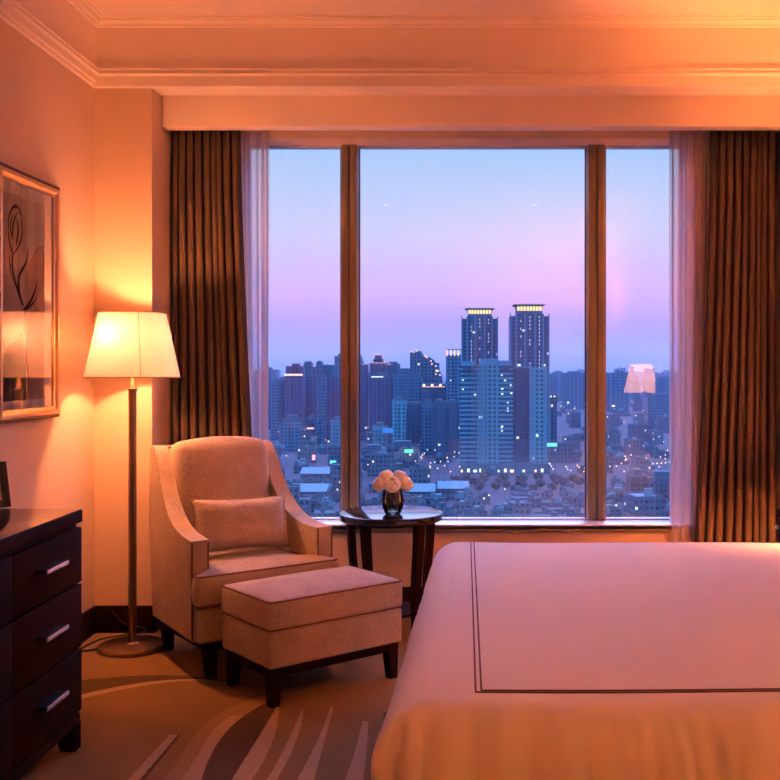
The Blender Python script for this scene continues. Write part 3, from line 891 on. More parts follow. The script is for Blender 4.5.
def rose(name, label, px, py, pz, tilt, az, sc, seed):
    rr = random.Random(seed)
    t = thing(name, label, 'rose', (VX, VY, TZ+.02), 0, 'cream roses in the glass vase')
    bm = bmesh.new()
    nl = 0
    for ring, (cnt, r0, hgt, open_) in enumerate(((4, .012, 0, 0), (5, .018, 0, 0), (6, .0235, 0, 0), (7, .0285, 0, 0), (7, .0325, 0, 0))):
        for k in range(cnt):
            a0 = 2*PI*(k+rr.random()*.4)/cnt + ring*.7
            wid = 2*PI/cnt*1.25
            def pf(u, v, a0=a0, wid=wid, r0=r0, hgt=hgt, open_=open_, ring=ring):
                aa = a0+(u-.5)*wid*(1-.2*v*v)
                top = (.60, .62, .66, .72, .80)[ring]
                ph_ = PI*(-.42+v*top*1.15)
                rr2 = r0*math.cos(ph_)**.8*1.06 if math.cos(ph_) > 0 else 0.001
                rr2 += .0075*v**5*(1+.5*math.sin(u*9+ring))*(.5+.5*ring/4)
                z = r0*math.sin(ph_)*.92 - .0025*(2*u-1)**2*v
                return (rr2*math.cos(aa), rr2*math.sin(aa), z)
            grid(bm, pf, 6, 6)
    mt = Matrix.Translation((px, py, pz)) @ Matrix.Rotation(az, 4, 'Z') @ Matrix.Rotation(tilt, 4, 'Y') @ Matrix.Scale(sc, 4)
    bmesh.ops.transform(bm, matrix=mt, verts=bm.verts)
    obj('blossom', bm, M['rose'], t, angle=180, solid=.0008)
    bm = bmesh.new()
    tube(bm, smooth_path([(px, py, pz), (px*.75, py*.75, pz-.03), (px*.30, py*.30, .075), (-px*.35, -py*.35, .004)], 5), .003, 6)
    obj('stem', bm, M['stem'], t)
    for k in range(9):
        a = rr.uniform(0, 2*PI); z0 = rr.uniform(.008, .080)
        def lf(u, v, a=a, z0=z0):
            w = .016*math.sin(PI*min(1, u+.02))*(2*v-1)
            r_ = .006+.030*u
            return (r_*math.cos(a)-w*math.sin(a), r_*math.sin(a)+w*math.cos(a), z0+.024*u-.01*u*u)
        bm = bmesh.new(); grid(bm, lf, 5, 2)
        obj('leaf', bm, M['leaf'], t, angle=180)
bm = bmesh.new()
def wrapf(u, v):
    a = 2*PI*u; r_ = .036+.0105*math.sin(PI*min(1, v*.95+.12))+.0018*math.sin(9*a+7*v)
    return (r_*math.cos(a), r_*math.sin(a), .034+.004*math.sin(7*a)*(1-v)+(.070+.006*math.sin(5*a))*v)
grid(bm, wrapf, 60, 8, closeu=True)
lw_ = obj('leaf_wrap', bm, M['leaf'], angle=180, solid=.0006); lw_.location = (VX, VY, TZ)
tag(lw_, 'dark green leaf lining wrapped round the stems inside the glass vase', 'leaves')
RZ = .129
rose('cream_rose', 'large cream rose at the front centre of the glass vase', .0, -.046, RZ+.004, R(40), R(-90), 1.20, 1)
rose('cream_rose', 'cream rose spilling over the window mullion side of the vase', -.066, -.010, RZ+.002, R(52), R(190), 1.08, 2)
rose('cream_rose', 'cream rose spilling over the bed side of the vase', .066, -.006, RZ+.002, R(52), R(-8), 1.08, 3)
rose('cream_rose', 'topmost cream rose leaning to the mullion side of the bouquet', -.034, .004, RZ+.036, R(22), R(190), 1.08, 4)
rose('cream_rose', 'topmost cream rose leaning to the bed side of the bouquet', .034, .010, RZ+.034, R(22), R(10), 1.08, 6)
rose('cream_rose', 'cream rose at the window side rear of the bouquet', -.002, .060, RZ+.008, R(45), R(95), 1.03, 7)

# ------------------------------------------------------------------ bed
BX0, BX1, BY0, BY1, BZ = -.172, 1.80, 1.885, 3.92, .667
bed = thing('bed', 'large bed with tall upholstered headboard against the right wall', 'bed', ((BX0+BX1)/2, (BY0+BY1)/2, 0))
cx_, cyb = bed.location.x, bed.location.y
bm = bmesh.new(); box(bm, BX0+.10-cx_, BX1+.02-cx_, BY0+.10-cyb, BY1-.10-cyb, .08, .34, .01)
obj('bed_base', bm, M['wood'], bed)
bm = bmesh.new(); cushion(bm, BX0+.09-cx_, BX1+.02-cx_, BY0+.09-cyb, BY1-.09-cyb, .34, .60, .05, .0, 10)
obj('mattress', bm, M['duvet'], bed)
bm = bmesh.new(); box(bm, BX1+.02-cx_, XR-.005-cx_, BY0-.02-cyb, BY1+.02-cyb, .02, 1.25, .02, 3)
obj('headboard', bm, M['wood'], bed)
for sx, sy in ((-1, -1), (-1, 1), (1, -1), (1, 1)):
    bm = bmesh.new(); x = sx*(BX1-BX0)/2*.86; y = sy*(BY1-BY0)/2*.86; box(bm, x-.03, x+.03, y-.03, y+.03, 0, .085, .003)
    obj('leg', bm, M['wood'], bed)

# duvet: unrolled sheet laid over a rounded block
RADX, RADY = .15, .165
def duvet_pt(s, t, off=0.0):
    """s,t: sheet coordinates measured in metres; inside the flat field s in [fx0,fx1], t in [fy0,fy1]"""
    fx0, fx1, fy0, fy1 = BX0+.10, BX1-.02, BY0+.17, BY1-.075
    fx0 += .045*max(0, min(1.2, (t-2.1)/1.7))
    ex = (s-fx0) if s < fx0 else (s-fx1 if s > fx1 else 0.0)
    ey = (t-fy0) if t < fy0 else (t-fy1 if t > fy1 else 0.0)
    bx = min(max(s, fx0), fx1); by = min(max(t, fy0), fy1)
    e = math.hypot(ex, ey)
    # corner: keep the plan nearly square (a tucked corner) by using a super-norm
    if ex and ey:
        p = 2.6
        e = (abs(ex)**p+abs(ey)**p)**(1/p)
    rad = .155
    if ex and not ey: rad = .10
    elif ex and ey: w_ = abs(ex)/(abs(ex)+abs(ey)); ry_ = .155 if ey < 0 else .07; rad = ry_+(.10-ry_)*w_
    elif ey > 0: rad = .07
    if e < 1e-6:
        out = 0; down = 0; dirx = diry = 0
    else:
        h = math.hypot(ex, ey); dirx, diry = ex/h, ey/h
        if ex and ey:
            k = 1/max(abs(dirx), abs(diry)); k = 1+(k-1)*(.42 if ey < 0 else .4); dirx *= k; diry *= k
        q = rad*PI/2
        if e < q:
            out = rad*math.sin(e/rad); down = rad*(1-math.cos(e/rad))
        else:
            out = rad+(.03 if abs(ey) > abs(ex) else .0)*(1-math.exp(-(e-q)*4)); down = rad+(e-q)
    # soft loft of the top and gentle undulation
    loft = .010*math.sin(PI*max(0, min(1, (s-fx0)/(fx1-fx0)))**.5)*math.sin(PI*max(0, min(1, (t-fy0)/(fy1-fy0))))
    z = BZ + loft - down + .004*noise.noise(Vector((s*2.2, t*2.2, 1)))
    x = bx+dirx*out; y = by+diry*out
    if e > .03:
        g = min(1, (e-.03)/.10)
        # gathers on the drop
        if abs(ey) > abs(ex):
            th = min(e/rad, PI/2); sg = 1 if ey > 0 else -1
            w = noise.noise(Vector((s*8, e*1.6, 4)))*.012+noise.noise(Vector((s*17+2*e, e*3.0, 9)))*.018+noise.noise(Vector((s*34-3*e, e*4, 2)))*.008
            y += sg*w*g*math.sin(th); z += w*g*math.cos(th)
        else:
            w = noise.noise(Vector((t*7, e*1.5, 14)))
            x += (1 if ex > 0 else -1)*w*.006*g
        if ex < 0 and ey < 0:
            # pleat folded at the foot corner
            d = abs(ex)-.62*abs(ey)
            c_ = math.exp(-(d/.020)**2)*max(0, min(1, (e-.07)/.07))
            d2 = abs(ex)-.30*abs(ey)
            c2 = math.exp(-(d2/.022)**2)*max(0, min(1, (e-.08)/.08))
            y += -.022*c2 + .030*c_; x += .012*c_
    if off:
        z += off if e < .1 else off*.6
        x += dirx*off; y += diry*off
    return (x, y, z)
DROP = .60
s0, s1, t0_, t1_ = BX0+.10-DROP, BX1-.02, BY0+.17-DROP, BY1-.075+DROP
bm = bmesh.new(); grid(bm, lambda u, v: duvet_pt(s0+(s1-s0)*u, t0_+(t1_-t0_)*v), 430, 260)
dv = obj('duvet', bm, M['duvet'], angle=180, solid=.006)
tag(dv, 'smooth white duvet with double stitched border covering the bed', 'duvet')
def stitched(bm, pts, w=.0023):
    for i in range(len(pts)-1):
        pass
    tube(bm, [duvet_pt(a, b, .0035) for a, b in pts], w, 5)
SX, SY = .022, 2.082
bm = bmesh.new()
for k in (0, .012):
    pts = [(SX+k, t1_-.30-i*(t1_-.30-(SY+k))/120) for i in range(121)] + [(SX+k+i*(s1-.05-SX-k)/80, SY+k) for i in range(1, 81)]
    stitched(bm, pts)
obj('embroidered_border', bm, M['thread'], dv)
# pillows at the headboard (seen in the window reflection)
for i, (py, px, lab) in enumerate(((2.42, 1.60, 'white bed pillow at the headboard on the camera side'), (3.38, 1.60, 'white bed pillow at the headboard on the window side'),
                              (2.42, 1.33, 'white bed pillow in front of its twin on the camera side'), (3.38, 1.33, 'white bed pillow in front of its twin on the window side'))):
    bm = pillow_bm(.72, .46, .20)
    bmesh.ops.transform(bm, matrix=Matrix.Rotation(R(90), 4, 'Z') @ Matrix.Translation((0, 0, .225)) @ Matrix.Rotation(R(22), 4, 'X'), verts=bm.verts)
    o = obj('bed_pillow', bm, M['duvet'], angle=80); o.location = (px, py, BZ+.015)
    tag(o, lab, 'pillow', 'bed pillows')

# nightstands and lamps
def nightstand(y0, y1, label, lamp_label, bulb, shm):
    t = thing('nightstand', label, 'nightstand', (1.66, (y0+y1)/2, 0))
    w = (y1-y0)/2
    bm = bmesh.new(); box(bm, -.225, .245, -w+.01, w-.01, .10, .665, .003); obj('body', bm, M['wood'], t)
    bm = bmesh.new(); box(bm, -.245, .25, -w, w, .668, .704, .004); obj('top', bm, M['woodgloss'], t)
    for z0, z1 in ((.395, .655), (.12, .385)):
        bm = bmesh.new(); box(bm, -.241, -.224, -w+.014, w-.014, z0, z1, .002); d = obj('drawer', bm, M['wood'], t)
        bm = bmesh.new(); lathe(bm, [(.001, 0), (.007, 0), (.007, .012), (.012, .018), (.010, .026), (.001, .027)], 16)
        bmesh.ops.transform(bm, matrix=Matrix.Translation((-.241, w-.06, z1-.03)) @ Matrix.Rotation(R(-90), 4, 'Y'), verts=bm.verts)
        obj('knob', bm, M['chrome'], d)
    for sx in (-.20, .215):
        for sy in (-w+.04, w-.04):
            bm = bmesh.new(); taper_leg(bm, sx, sy, .105, .04, .03); obj('leg', bm, M['wood'], t)
    l = thing('table_lamp', lamp_label, 'lamp', (1.74, (y0+y1)/2, .704), 0, 'bedside lamps')
    bm = bmesh.new(); lathe(bm, [(.001, 0), (.075, 0), (.078, .006), (.070, .016), (.03, .03), (.02, .06), (.038, .14), (.046, .2), (.036, .27), (.016, .31), (.010, .34), (.010, .46), (.001, .46)], 40); obj('base', bm, M['brushed'], l)
    bm = bmesh.new(); shade(bm, .172, .106, .385, .665); obj('lamp_shade', bm, shm, l, angle=30)
    bm = bmesh.new(); bmesh.ops.create_uvsphere(bm, u_segments=16, v_segments=10, radius=.036, matrix=Matrix.Translation((0, 0, .490))); obj('bulb', bm, bulb, l)
M['fill_bulb'] = emis('warm_fill_bulb', (1.0, .27, .075), 4800)  # bulb of the added fill lamp behind the viewer
M['bulb2'] = emis('warm_bedside_bulb', (1.0, .27, .078), 5300)
nightstand(4.06, 4.55, 'dark nightstand with small knob between bed and window curtain', 'bedside lamp on the nightstand nearest the window', M['bulb2'], M['shade'])
nightstand(1.28, 1.77, 'dark nightstand on the camera side of the bed', 'bedside lamp on the camera side of the bed, mirrored in the window', emis('dim_bedside_bulb', (1, .27, .078), 22), M['shade2'])

# recessed downlights
def downlight(x, y, power, label, cone=110, blend=.6, aim=(0, 0, -1)):
    t = thing('downlight', label, 'ceiling light', (x, y, ZC), 0, 'ceiling downlights')
    bm = bmesh.new(); lathe(bm, [(.062, -.004), (.045, -.006), (.043, .0), (.043, -.001), (.062, -.001)], 32, closed=True); obj('trim_ring', bm, M['paint'], t)
    bm = bmesh.new(); lathe(bm, [(.001, -.0015), (.042, -.0015), (.042, -.0005), (.001, -.0005)], 32); obj('lens', bm, M['led'], t)
    ld = bpy.data.lights.new('downlight_beam', 'SPOT'); ld.energy = power; ld.color = LAMPCOL; ld.spot_size = R(cone); ld.spot_blend = blend; ld.shadow_soft_size = .04
    lo = bpy.data.objects.new('downlight_beam', ld); link(lo, t); lo.location = (0, 0, -.012)
    lo.rotation_euler = Vector(aim).to_track_quat('-Z', 'Y').to_euler()
downlight(.75, .55, 7, 'ceiling downlight over the near side of the bed', aim=(0, .45, -1))
downlight(-.85, .55, 7, 'ceiling downlight over the near end of the dresser', aim=(0, .45, -1))
# unseen fill lamp behind the viewer, added to brighten the ceiling
UX, UY = 1.50, -1.25
t = thing('fill_uplighter', 'added unseen fill lamp with opaque metal bowl in the rear of the room', 'lamp', (UX, UY, 0))
bm = bmesh.new(); lathe(bm, [(.001, 0), (.14, 0), (.145, .006), (.14, .018), (.02, .028), (.001, .028)], 48); obj('base', bm, M['brushed'], t)
bm = bmesh.new(); lathe(bm, [(.013, .02), (.013, 1.70), (.001, 1.70)], 24); obj('pole', bm, M['brushed'], t)
bm = bmesh.new(); lathe(bm, [(.001, 1.69), (.05, 1.70), (.11, 1.74), (.15, 1.80), (.147, 1.80), (.107, 1.745), (.05, 1.705), (.001, 1.70)], 48); obj('bowl', bm, M['brushed'], t)
bm = bmesh.new(); bmesh.ops.create_uvsphere(bm, u_segments=16, v_segments=10, radius=.03, matrix=Matrix.Translation((0, 0, 1.745))); obj('bulb', bm, M['fill_bulb'], t)

# ------------------------------------------------------------------ the city below, 75 m under the eye
GZ = 1.35-75
def CX(px, Y): return (px-465)*Y/1000
def CZ(py, Y): return 1.35+(366-py)*Y/1000
bm = bmesh.new(); box(bm, -6000, 6000, 60, 9000, GZ-3, GZ)
gm = simple('dark_city_ground', (.018, .026, .045), .9, vary=.5, scale=.012)
struct('city_ground', bm, gm, smooth=False)

F = {
 'blue':   facade('facade_blue', (0.0052, 0.0826, 0.1349), (0.0013, 0.0191, 0.0367), 3.2, 3.2, .60, .55, 0.0280, (.8, .9, 1), 1.3, 1),
 'slate':  facade('facade_slate', (0.0117, 0.0677, 0.1070), (0.0029, 0.0191, 0.0367), 3.6, 3.3, .55, .60, 0.0200, (1, .8, .7), 1.2, 2),
 'mauve':  facade('facade_mauve', (0.0228, 0.0350, 0.0760), (0.0100, 0.0155, 0.0400), 4.0, 3.1, .55, .55, 0.0200, (1, .75, .75), 1.2, 3),
 'pale':   facade('facade_pale', (0.0131, 0.1454, 0.1860), (0.0020, 0.0304, 0.0551), 3.0, 3.3, .58, .50, 0.0200, (.8, .95, 1), 1.4, 4),
 'white':  facade('facade_white', (0.0157, 0.1696, 0.2047), (0.0010, 0.0152, 0.0312), 3.3, 3.2, .52, .52, 0.0140, (.8, .95, 1), 1.5, 5),
 'balc':   facade('facade_balconies', (0.0135, 0.1553, 0.1977), (0.0014, 0.0230, 0.0459), 50., 3.2, 1.1, .52, 0.0000, (1, 1, 1), 1.0, 6),
 'grid':   facade('facade_dark_grid', (0.0024, 0.0292, 0.0511), (0.0096, 0.0720, 0.1200), 4.2, 3.4, .42, .45, 0.0400, (.85, .95, 1), 1.5, 7),
 'tower':  facade('facade_tower_glass', (0.0031, 0.0413, 0.0768), (0.0010, 0.0146, 0.0294), 4.4, 3.4, .62, .55, 0.0200, (.85, .9, 1), 1.4, 8),
 'teal':   facade('facade_teal_glass', (0.0013, 0.0385, 0.0511), (0.0004, 0.0191, 0.0257), 5.0, 4.0, .86, .82, 0.0240, (.3, 1, .9), .6, 9),
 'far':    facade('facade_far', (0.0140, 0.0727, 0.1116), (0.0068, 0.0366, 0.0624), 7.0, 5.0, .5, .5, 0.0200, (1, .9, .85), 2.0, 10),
 'low':    facade('facade_low', (0.0200, 0.0605, 0.0820), (0.0027, 0.0095, 0.0174), 2.7, 3.1, .42, .42, 0.0200, (1, .85, .7), 1.3, 11),
 'low2':   facade('facade_low_blue', (0.0111, 0.0484, 0.0756), (0.0022, 0.0095, 0.0199), 2.5, 3.0, .5, .42, 0.0200, (.7, .95, 1), 1.3, 12),
}
CM = {
 'stair': emis('stair_lights', (.55, .75, 1.0), .55),
 'roof':  simple('city_roof', (0.0069, 0.0537, 0.0790), .8, vary=.25, scale=.2),
 'conc':  simple('city_concrete', (0.0173, 0.1337, 0.1860), .7, vary=.08, scale=.3),
 'darkc': simple('city_dark_concrete', (0.0024, 0.0203, 0.0349), .7, vary=.1, scale=.3),
 'crown': emis('crown_lights', (1.0, .74, .32), 1.25),
 'crown2': emis('crown_pink_lights', (1.0, .52, .45), 1.5),
 'gold': simple('crown_roof', (0.0103, 0.0491, 0.0465), .6, vary=.1, scale=.4),
 'lampw': emis('lamp_cool', (.80, .92, 1.0), 2.2),
 'lampp': emis('lamp_warm', (1.0, .60, .42), 2.4),
 'white_roof': simple('pale_metal_roof', (0.0190, 0.1291, 0.1628), .6, vary=.1, scale=.2),
 'shop': emis('shop_front_lights', (.75, .88, 1.0), 1.3),
}
def ctop(t, name, bm, mat): return obj(name, bm, mat, t, smooth=False)
def tower(x0, x1, ytop, Y, label, fac='blue', dep=None, roof=None, name='high_rise', extra=(), group='apartment towers outside the window'):
    X0, X1, zt = CX(x0, Y), CX(x1, Y), CZ(ytop, Y)
    h = zt-GZ; w = X1-X0; d = dep or max(14, min(30, w))
    t = thing(name, label, 'building', ((X0+X1)/2, Y+d/2, GZ), 0, group)
    t['reach'] = w/2
    bm = bmesh.new(); box(bm, -w/2, w/2, -d/2, d/2, 0, h)
    # shallow bays so that the front is not one plane
    n = max(2, int(w/9))
    for k in range(n):
        a = -w/2 + w*(k+.18)/n; b = -w/2 + w*(k+.82)/n
        box(bm, a, b, -d/2-1.4, -d/2, 0, h-2.2)
    ctop(t, 'tower_body', bm, F[fac])
    bm = bmesh.new()
    for q in ((-w/2, w/2, -d/2, -d/2+.5), (-w/2, w/2, d/2-.5, d/2), (-w/2, -w/2+.5, -d/2, d/2), (w/2-.5, w/2, -d/2, d/2)):
        box(bm, q[0], q[1], q[2], q[3], h, h+1.3)
    ctop(t, 'parapet', bm, CM['conc'] if fac in ('pale', 'white', 'balc') else CM['roof'])
    if roof is None: roof = ((.25, .75, 4),)
    for (a, b, rh) in roof:
        bm = bmesh.new(); box(bm, -w/2+w*a, -w/2+w*b, -d*.28, d*.28, h, h+rh)
        ctop(t, 'roof_plant', bm, F[fac] if rh > 6 else CM['roof'])
    for e in extra: e(t, w, d, h)
    return t
def lightrow(n, r=.55, mat='crown2', z=0.0, a=.06, b=.94):
    def f(t, w, d, h):
        for k in range(n):
            bm = bmesh.new(); bmesh.ops.create_icosphere(bm, subdivisions=1, radius=r, matrix=Matrix.Translation((-w/2+w*(a+(b-a)*(k/(max(1, n-1)))), -d/2-1.6, h+z)))
            ctop(t, 'roof_light', bm, CM[mat])
    return f
def band(z0, z1, mat='crown2', a=0.0, b=1.0):
    def f(t, w, d, h):
        bm = bmesh.new(); box(bm, -w/2+w*a, -w/2+w*b, -d/2-1.7, -d/2-1.35, h+z0, h+z1); ctop(t, 'light_band', bm, CM[mat])
    return f
def pyramid(hgt, z=0.0, a=.2, b=.8, mat='roof'):
    def f(t, w, d, h):
        bm = bmesh.new(); x0, x1 = -w/2+w*a, -w/2+w*b
        vs = [bm.verts.new(p) for p in ((x0, -d*.3, h+z), (x1, -d*.3, h+z), (x1, d*.3, h+z), (x0, d*.3, h+z), ((x0+x1)/2-.8, 0, h+z+hgt), ((x0+x1)/2+.8, 0, h+z+hgt))]
        for q in ((0, 1, 5, 4), (1, 2, 5), (2, 3, 4, 5), (3, 0, 4), (3, 2, 1, 0)): bm.faces.new([vs[i] for i in q])
        ctop(t, 'roof_spire', bm, CM[mat])
    return f
# --- left pane
tower(258, 270.3, 368.5, 1180, 'dark narrow tower at the left end of the skyline next to the sheer', 'slate')
tower(270.5, 278, 383, 1010, 'shorter blue tower second from the left of the skyline', 'blue', roof=((.2, .5, 3), (.6, .8, 5)))
tower(278, 285, 380.5, 1030, 'blue tower beside the mauve tower with the white light band', 'blue')
tower(285, 302.5, 374.5, 1000, 'mauve tower with a white light band under its flat top', 'mauve', roof=((.0, .98, 8.5), (.35, .75, 11)), extra=(band(-1.2, .6, 'crown2', -.02, 1.02), lightrow(4, .6, 'lampw', .2)))
tower(303.5, 311, 364, 1100, 'slate tower with a raised round cap beside the mauve tower', 'slate', roof=((.1, .9, 3),))
tower(302.5, 316, 377, 1040, 'mauve slab standing low between the light band tower and twin caps', 'mauve')
tower(316, 321.6, 363.5, 1110, 'slate tower whose cap matches its neighbour, right of the pair', 'slate', roof=((.15, .85, 3),))
tower(311, 318, 368, 1130, 'slab joining the two capped slate towers in the left pane', 'slate', roof=())
tower(316.5, 325, 378.5, 960, 'pale blue ribbed tower in front of the capped slate towers', 'blue')
tower(323, 334, 366, 1125, 'broad slate tower with a level roof left of the window mullion', 'slate', roof=((.1, .4, 1.5),))
tower(334.5, 345, 357, 1165, 'tall dark tower cut by the left window mullion', 'slate', roof=((.3, .6, 4),))
tower(326.5, 343, 378, 985, 'mauve slab below the tall dark tower at the left mullion', 'mauve')
tower(281, 300, 420, 880, 'low blue slab at the foot of the mauve light band tower', 'blue')
tower(307, 314, 419, 900, 'small rosy lit block at the foot of the left pane towers', 'mauve', extra=(band(-9, -7.6, 'crown2'),))
tower(330, 343, 422, 850, 'pale gridded block low against the left window mullion', 'pale')
for k, (x0, x1, yt, Y, f_) in enumerate(((240, 256, 372, 1080, 'blue'), (220, 237, 365, 1120, 'slate'), (196, 217, 376, 1050, 'mauve'), (170, 192, 369, 1130, 'blue'), (140, 165, 374, 1090, 'slate'), (110, 134, 366, 1150, 'mauve'), (700, 722, 376, 1300, 'slate'), (730, 756, 371, 1350, 'blue'))):
    tower(x0, x1, yt, Y, 'apartment tower beyond the stretch of skyline framed by the curtains', f_, group='apartment towers beyond the curtains')
# --- centre left
tower(353, 367.3, 365, 1050, 'tower with a pointed spire just right of the left mullion', 'mauve', roof=(), extra=(pyramid(11, 0, .15, .75), lightrow(5, .6, 'crown2', .8)))
tower(369.5, 386, 363.5, 1060, 'tower with a stepped crown and pink roof lights', 'mauve', roof=((.2, .8, 5), (.3, .7, 9)), extra=(lightrow(6, .65, 'crown2', .8), lightrow(3, .7, 'crown', 9.3, .36, .64)))
tower(386, 399.5, 365, 1090, 'dim tower with a low domed cap beside the stepped crown', 'slate', roof=((.05, .95, 1.6), (.2, .8, 3.6)), extra=(lightrow(2, .6, 'crown2', .8, .1, .3),))
tower(399, 411, 369.5, 1135, 'plain grey tower between the domed cap and the sloping crown', 'slate', roof=())
tower(369, 393, 376.5, 985, 'wide mauve slab with a pale cornice below the stepped crown', 'mauve', extra=(band(-.9, .2, 'shop', .1, .6),))
tower(393, 421.5, 377, 960, 'blue ribbed slab in front of the sloping crown tower', 'blue', roof=((.1, .35, 2), (.6, .9, 3)))
# sloping crown tower
Yd = 1000
t = thing('crowned_tower', 'tower with a curved sloping crown dotted with lights', 'building', (CX(426.5, Yd), Yd+14, GZ), 0, 'apartment towers outside the window')
pr = [(410, 351), (420.5, 351), (424, 357.5), (428.5, 356.5), (433.5, 360), (438, 366.5), (441.3, 375), (443, 386)]
bm = bmesh.new()
out = [(CX(x, Yd)-CX(426.5, Yd), CZ(y, Yd)-GZ) for x, y in pr]
out = out + [(out[-1][0], 0), (out[0][0], 0)]
a = [bm.verts.new((x, -14, z)) for x, z in out]; b = [bm.verts.new((x, 14, z)) for x, z in out]
bm.faces.new(a); bm.faces.new(b[::-1])
for i in range(len(out)): bm.faces.new((a[i], b[i], b[(i+1) % len(out)], a[(i+1) % len(out)]))
for k in range(4): box(bm, -15+8*k, -11+8*k, -15.5, -14, 0, 78)
ctop(t, 'tower_body', bm, F['slate'])
for x, y in ((411.5, 351.5), (414, 352), (417, 351), (425.5, 356), (427, 357.5), (431, 361), (432, 364), (436, 366), (438.5, 371), (440, 375), (436, 374)):
    bm = bmesh.new(); bmesh.ops.create_icosphere(bm, subdivisions=1, radius=.95, matrix=Matrix.Translation((CX(x, Yd)-CX(426.5, Yd), -15.2, CZ(y, Yd)-GZ)))
    ctop(t, 'roof_light', bm, CM['crown2' if x > 418 else 'crown'])
tower(421, 446, 386.5, 935, 'dark squat block with three bright roof lamps before the sloping crown', 'grid', roof=((.05, .95, 2.4),), extra=(lightrow(3, 1.35, 'lampp', 1.2, .12, .78), band(-.5, .0, 'crown2', .05, .95)))
tower(391.5, 406, 402, 830, 'bright white gridded apartment block above the green sign', 'white')
tower(406.5, 420.5, 404.5, 850, 'dark gridded apartment block right of the bright white one', 'grid', roof=((.1, .4, 2), (.55, .9, 2)))
tower(421, 434, 405, 845, 'narrow blue gridded block between two dark apartment blocks', 'blue')
tower(434.5, 459.5, 403, 815, 'wide dark gridded block touching the white slab complex', 'grid', roof=((.1, .3, 2.5), (.6, .8, 2.5)))
tower(446, 461, 356, 900, 'slender blue tower with a lit orange crown left of the twins', 'blue', roof=((.02, .98, 1.2),), extra=(
      lambda t, w, d, h: [ctop(t, 'crown_post', bbox(-w/2+w*(k+.1)/4, -w/2+w*(k+.45)/4, -d/2-1.6, -d/2+1, h, h+5.5), CM['crown2' if k < 2 else 'crown']) for k in range(4)],
      lambda t, w, d, h: ctop(t, 'crown_roof', bbox(-w/2, w/2, -d/2, d/2, h+5.2, h+6.2), CM['roof']), lightrow(2, .5, 'lampw', -22, .3, .32)))
# --- twin towers with flared lit crowns
def twin(x0, x1, ysh, ycr, Y, label):
    X0, X1 = CX(x0, Y), CX(x1, Y); w = X1-X0; h = CZ(ysh, Y)-GZ; hc = CZ(ycr, Y)-GZ; d = w*.9
    t = thing('twin_tower', label, 'building', ((X0+X1)/2, Y+d/2, GZ), 0, 'twin towers with lit crowns')
    bm = bmesh.new()
    box(bm, -w/2, w/2, -d/2+2, d/2-2, 0, h); box(bm, -w*.34, w*.34, -d/2, d/2, 0, h+2.0); box(bm, -w*.13, w*.13, -d/2-1.6, d/2, 0, h+2.5)
    ctop(t, 'tower_body', bm, F['tower'])
    for k, px in enumerate((-.49, -.345, -.13, .13, .345, .49)):
        bm = bmesh.new(); yy = -d/2+1.6 if abs(px) > .4 else (-d/2-.4 if abs(px) > .2 else -d/2-2.0)
        box(bm, w*px-.55, w*px+.55, yy-.5, yy+.5, 0, h+2.2); ctop(t, 'fin', bm, CM['conc'])
    r = random.Random(int(x0))
    for k, px in enumerate((-.23, .0, .24)):
        bm = bmesh.new()
        z = h
        while z > h*.52:
            if r.random() < .62: box(bm, w*px-.4, w*px+.4, -d/2-2.1, -d/2-1.5, z-2.2, z)
            z -= 3.4
        ctop(t, 'lit_stair_windows', bm, CM['stair'])
    m_ = hc-h
    bm = bmesh.new(); box(bm, -w*.33, w*.33, -d*.36, d*.36, h+2, h+m_*.42); ctop(t, 'crown_base', bm, CM['roof'])
    bm = bmesh.new(); box(bm, -w*.315, w*.315, -d*.345, d*.345, h+m_*.46, h+m_*.76); ctop(t, 'crown_gallery', bm, CM['crown'])
    bm = bmesh.new()
    for k in range(9): box(bm, -w*.32+w*.64*k/8-.28, -w*.32+w*.64*k/8+.28, -d*.355, d*.355, h+m_*.42, h+m_*.78)
    ctop(t, 'gallery_posts', bm, CM['gold'])
    bm = bmesh.new()
    lo = [bm.verts.new((sx*w*.33, sy*d*.36, h+m_*.76)) for sx, sy in ((-1,-1),(1,-1),(1,1),(-1,1))]
    hi = [bm.verts.new((sx*w*.41, sy*d*.45, h+m_*.90)) for sx, sy in ((-1,-1),(1,-1),(1,1),(-1,1))]
    tp = [bm.verts.new((sx*w*.12, sy*d*.14, h+m_)) for sx, sy in ((-1,-1),(1,-1),(1,1),(-1,1))]
    bm.faces.new(lo[::-1]); bm.faces.new(tp)
    for i in range(4):
        bm.faces.new((lo[i], lo[(i+1) % 4], hi[(i+1) % 4], hi[i])); bm.faces.new((hi[i], hi[(i+1) % 4], tp[(i+1) % 4], tp[i]))
    ctop(t, 'flared_roof', bm, CM['gold'])
twin(461.5, 498, 318.5, 307, 930, 'left twin tower with golden lit flared crown, slightly lower of the two')
twin(510, 549.5, 316, 303, 880, 'right twin tower with golden lit flared crown, taller of the two')
# --- white slab complex in front of the twins
Yc = 700
t = thing('hotel_complex', 'large white slab complex standing in front of the twin towers', 'building', (CX(503, Yc), Yc+12, GZ))
def cxl(px): return CX(px, Yc)-CX(503, Yc)
def chh(py): return CZ(py, Yc)-GZ
ctop(t, 'balcony_wing', bbox(cxl(459.5), cxl(477.5), -11, 10, 6, chh(366)), F['balc'])
ctop(t, 'white_pier', bbox(cxl(480), cxl(486.5), -14.5, 8, 6, chh(361)), CM['conc'])
bm = bmesh.new()
for k in range(3): box(bm, cxl(481.3+k*1.9), cxl(482.1+k*1.9), -14.9, -14, 6, chh(364))
ctop(t, 'pier_ribs', bm, F['white'])
ctop(t, 'window_wing', bbox(cxl(477.5), cxl(498.5), -12.5, 10, 6, chh(365)), F['white'])
ctop(t, 'balcony_wing', bbox(cxl(498.5), cxl(513), -13.5, 10, 6, chh(365)), F['balc'])
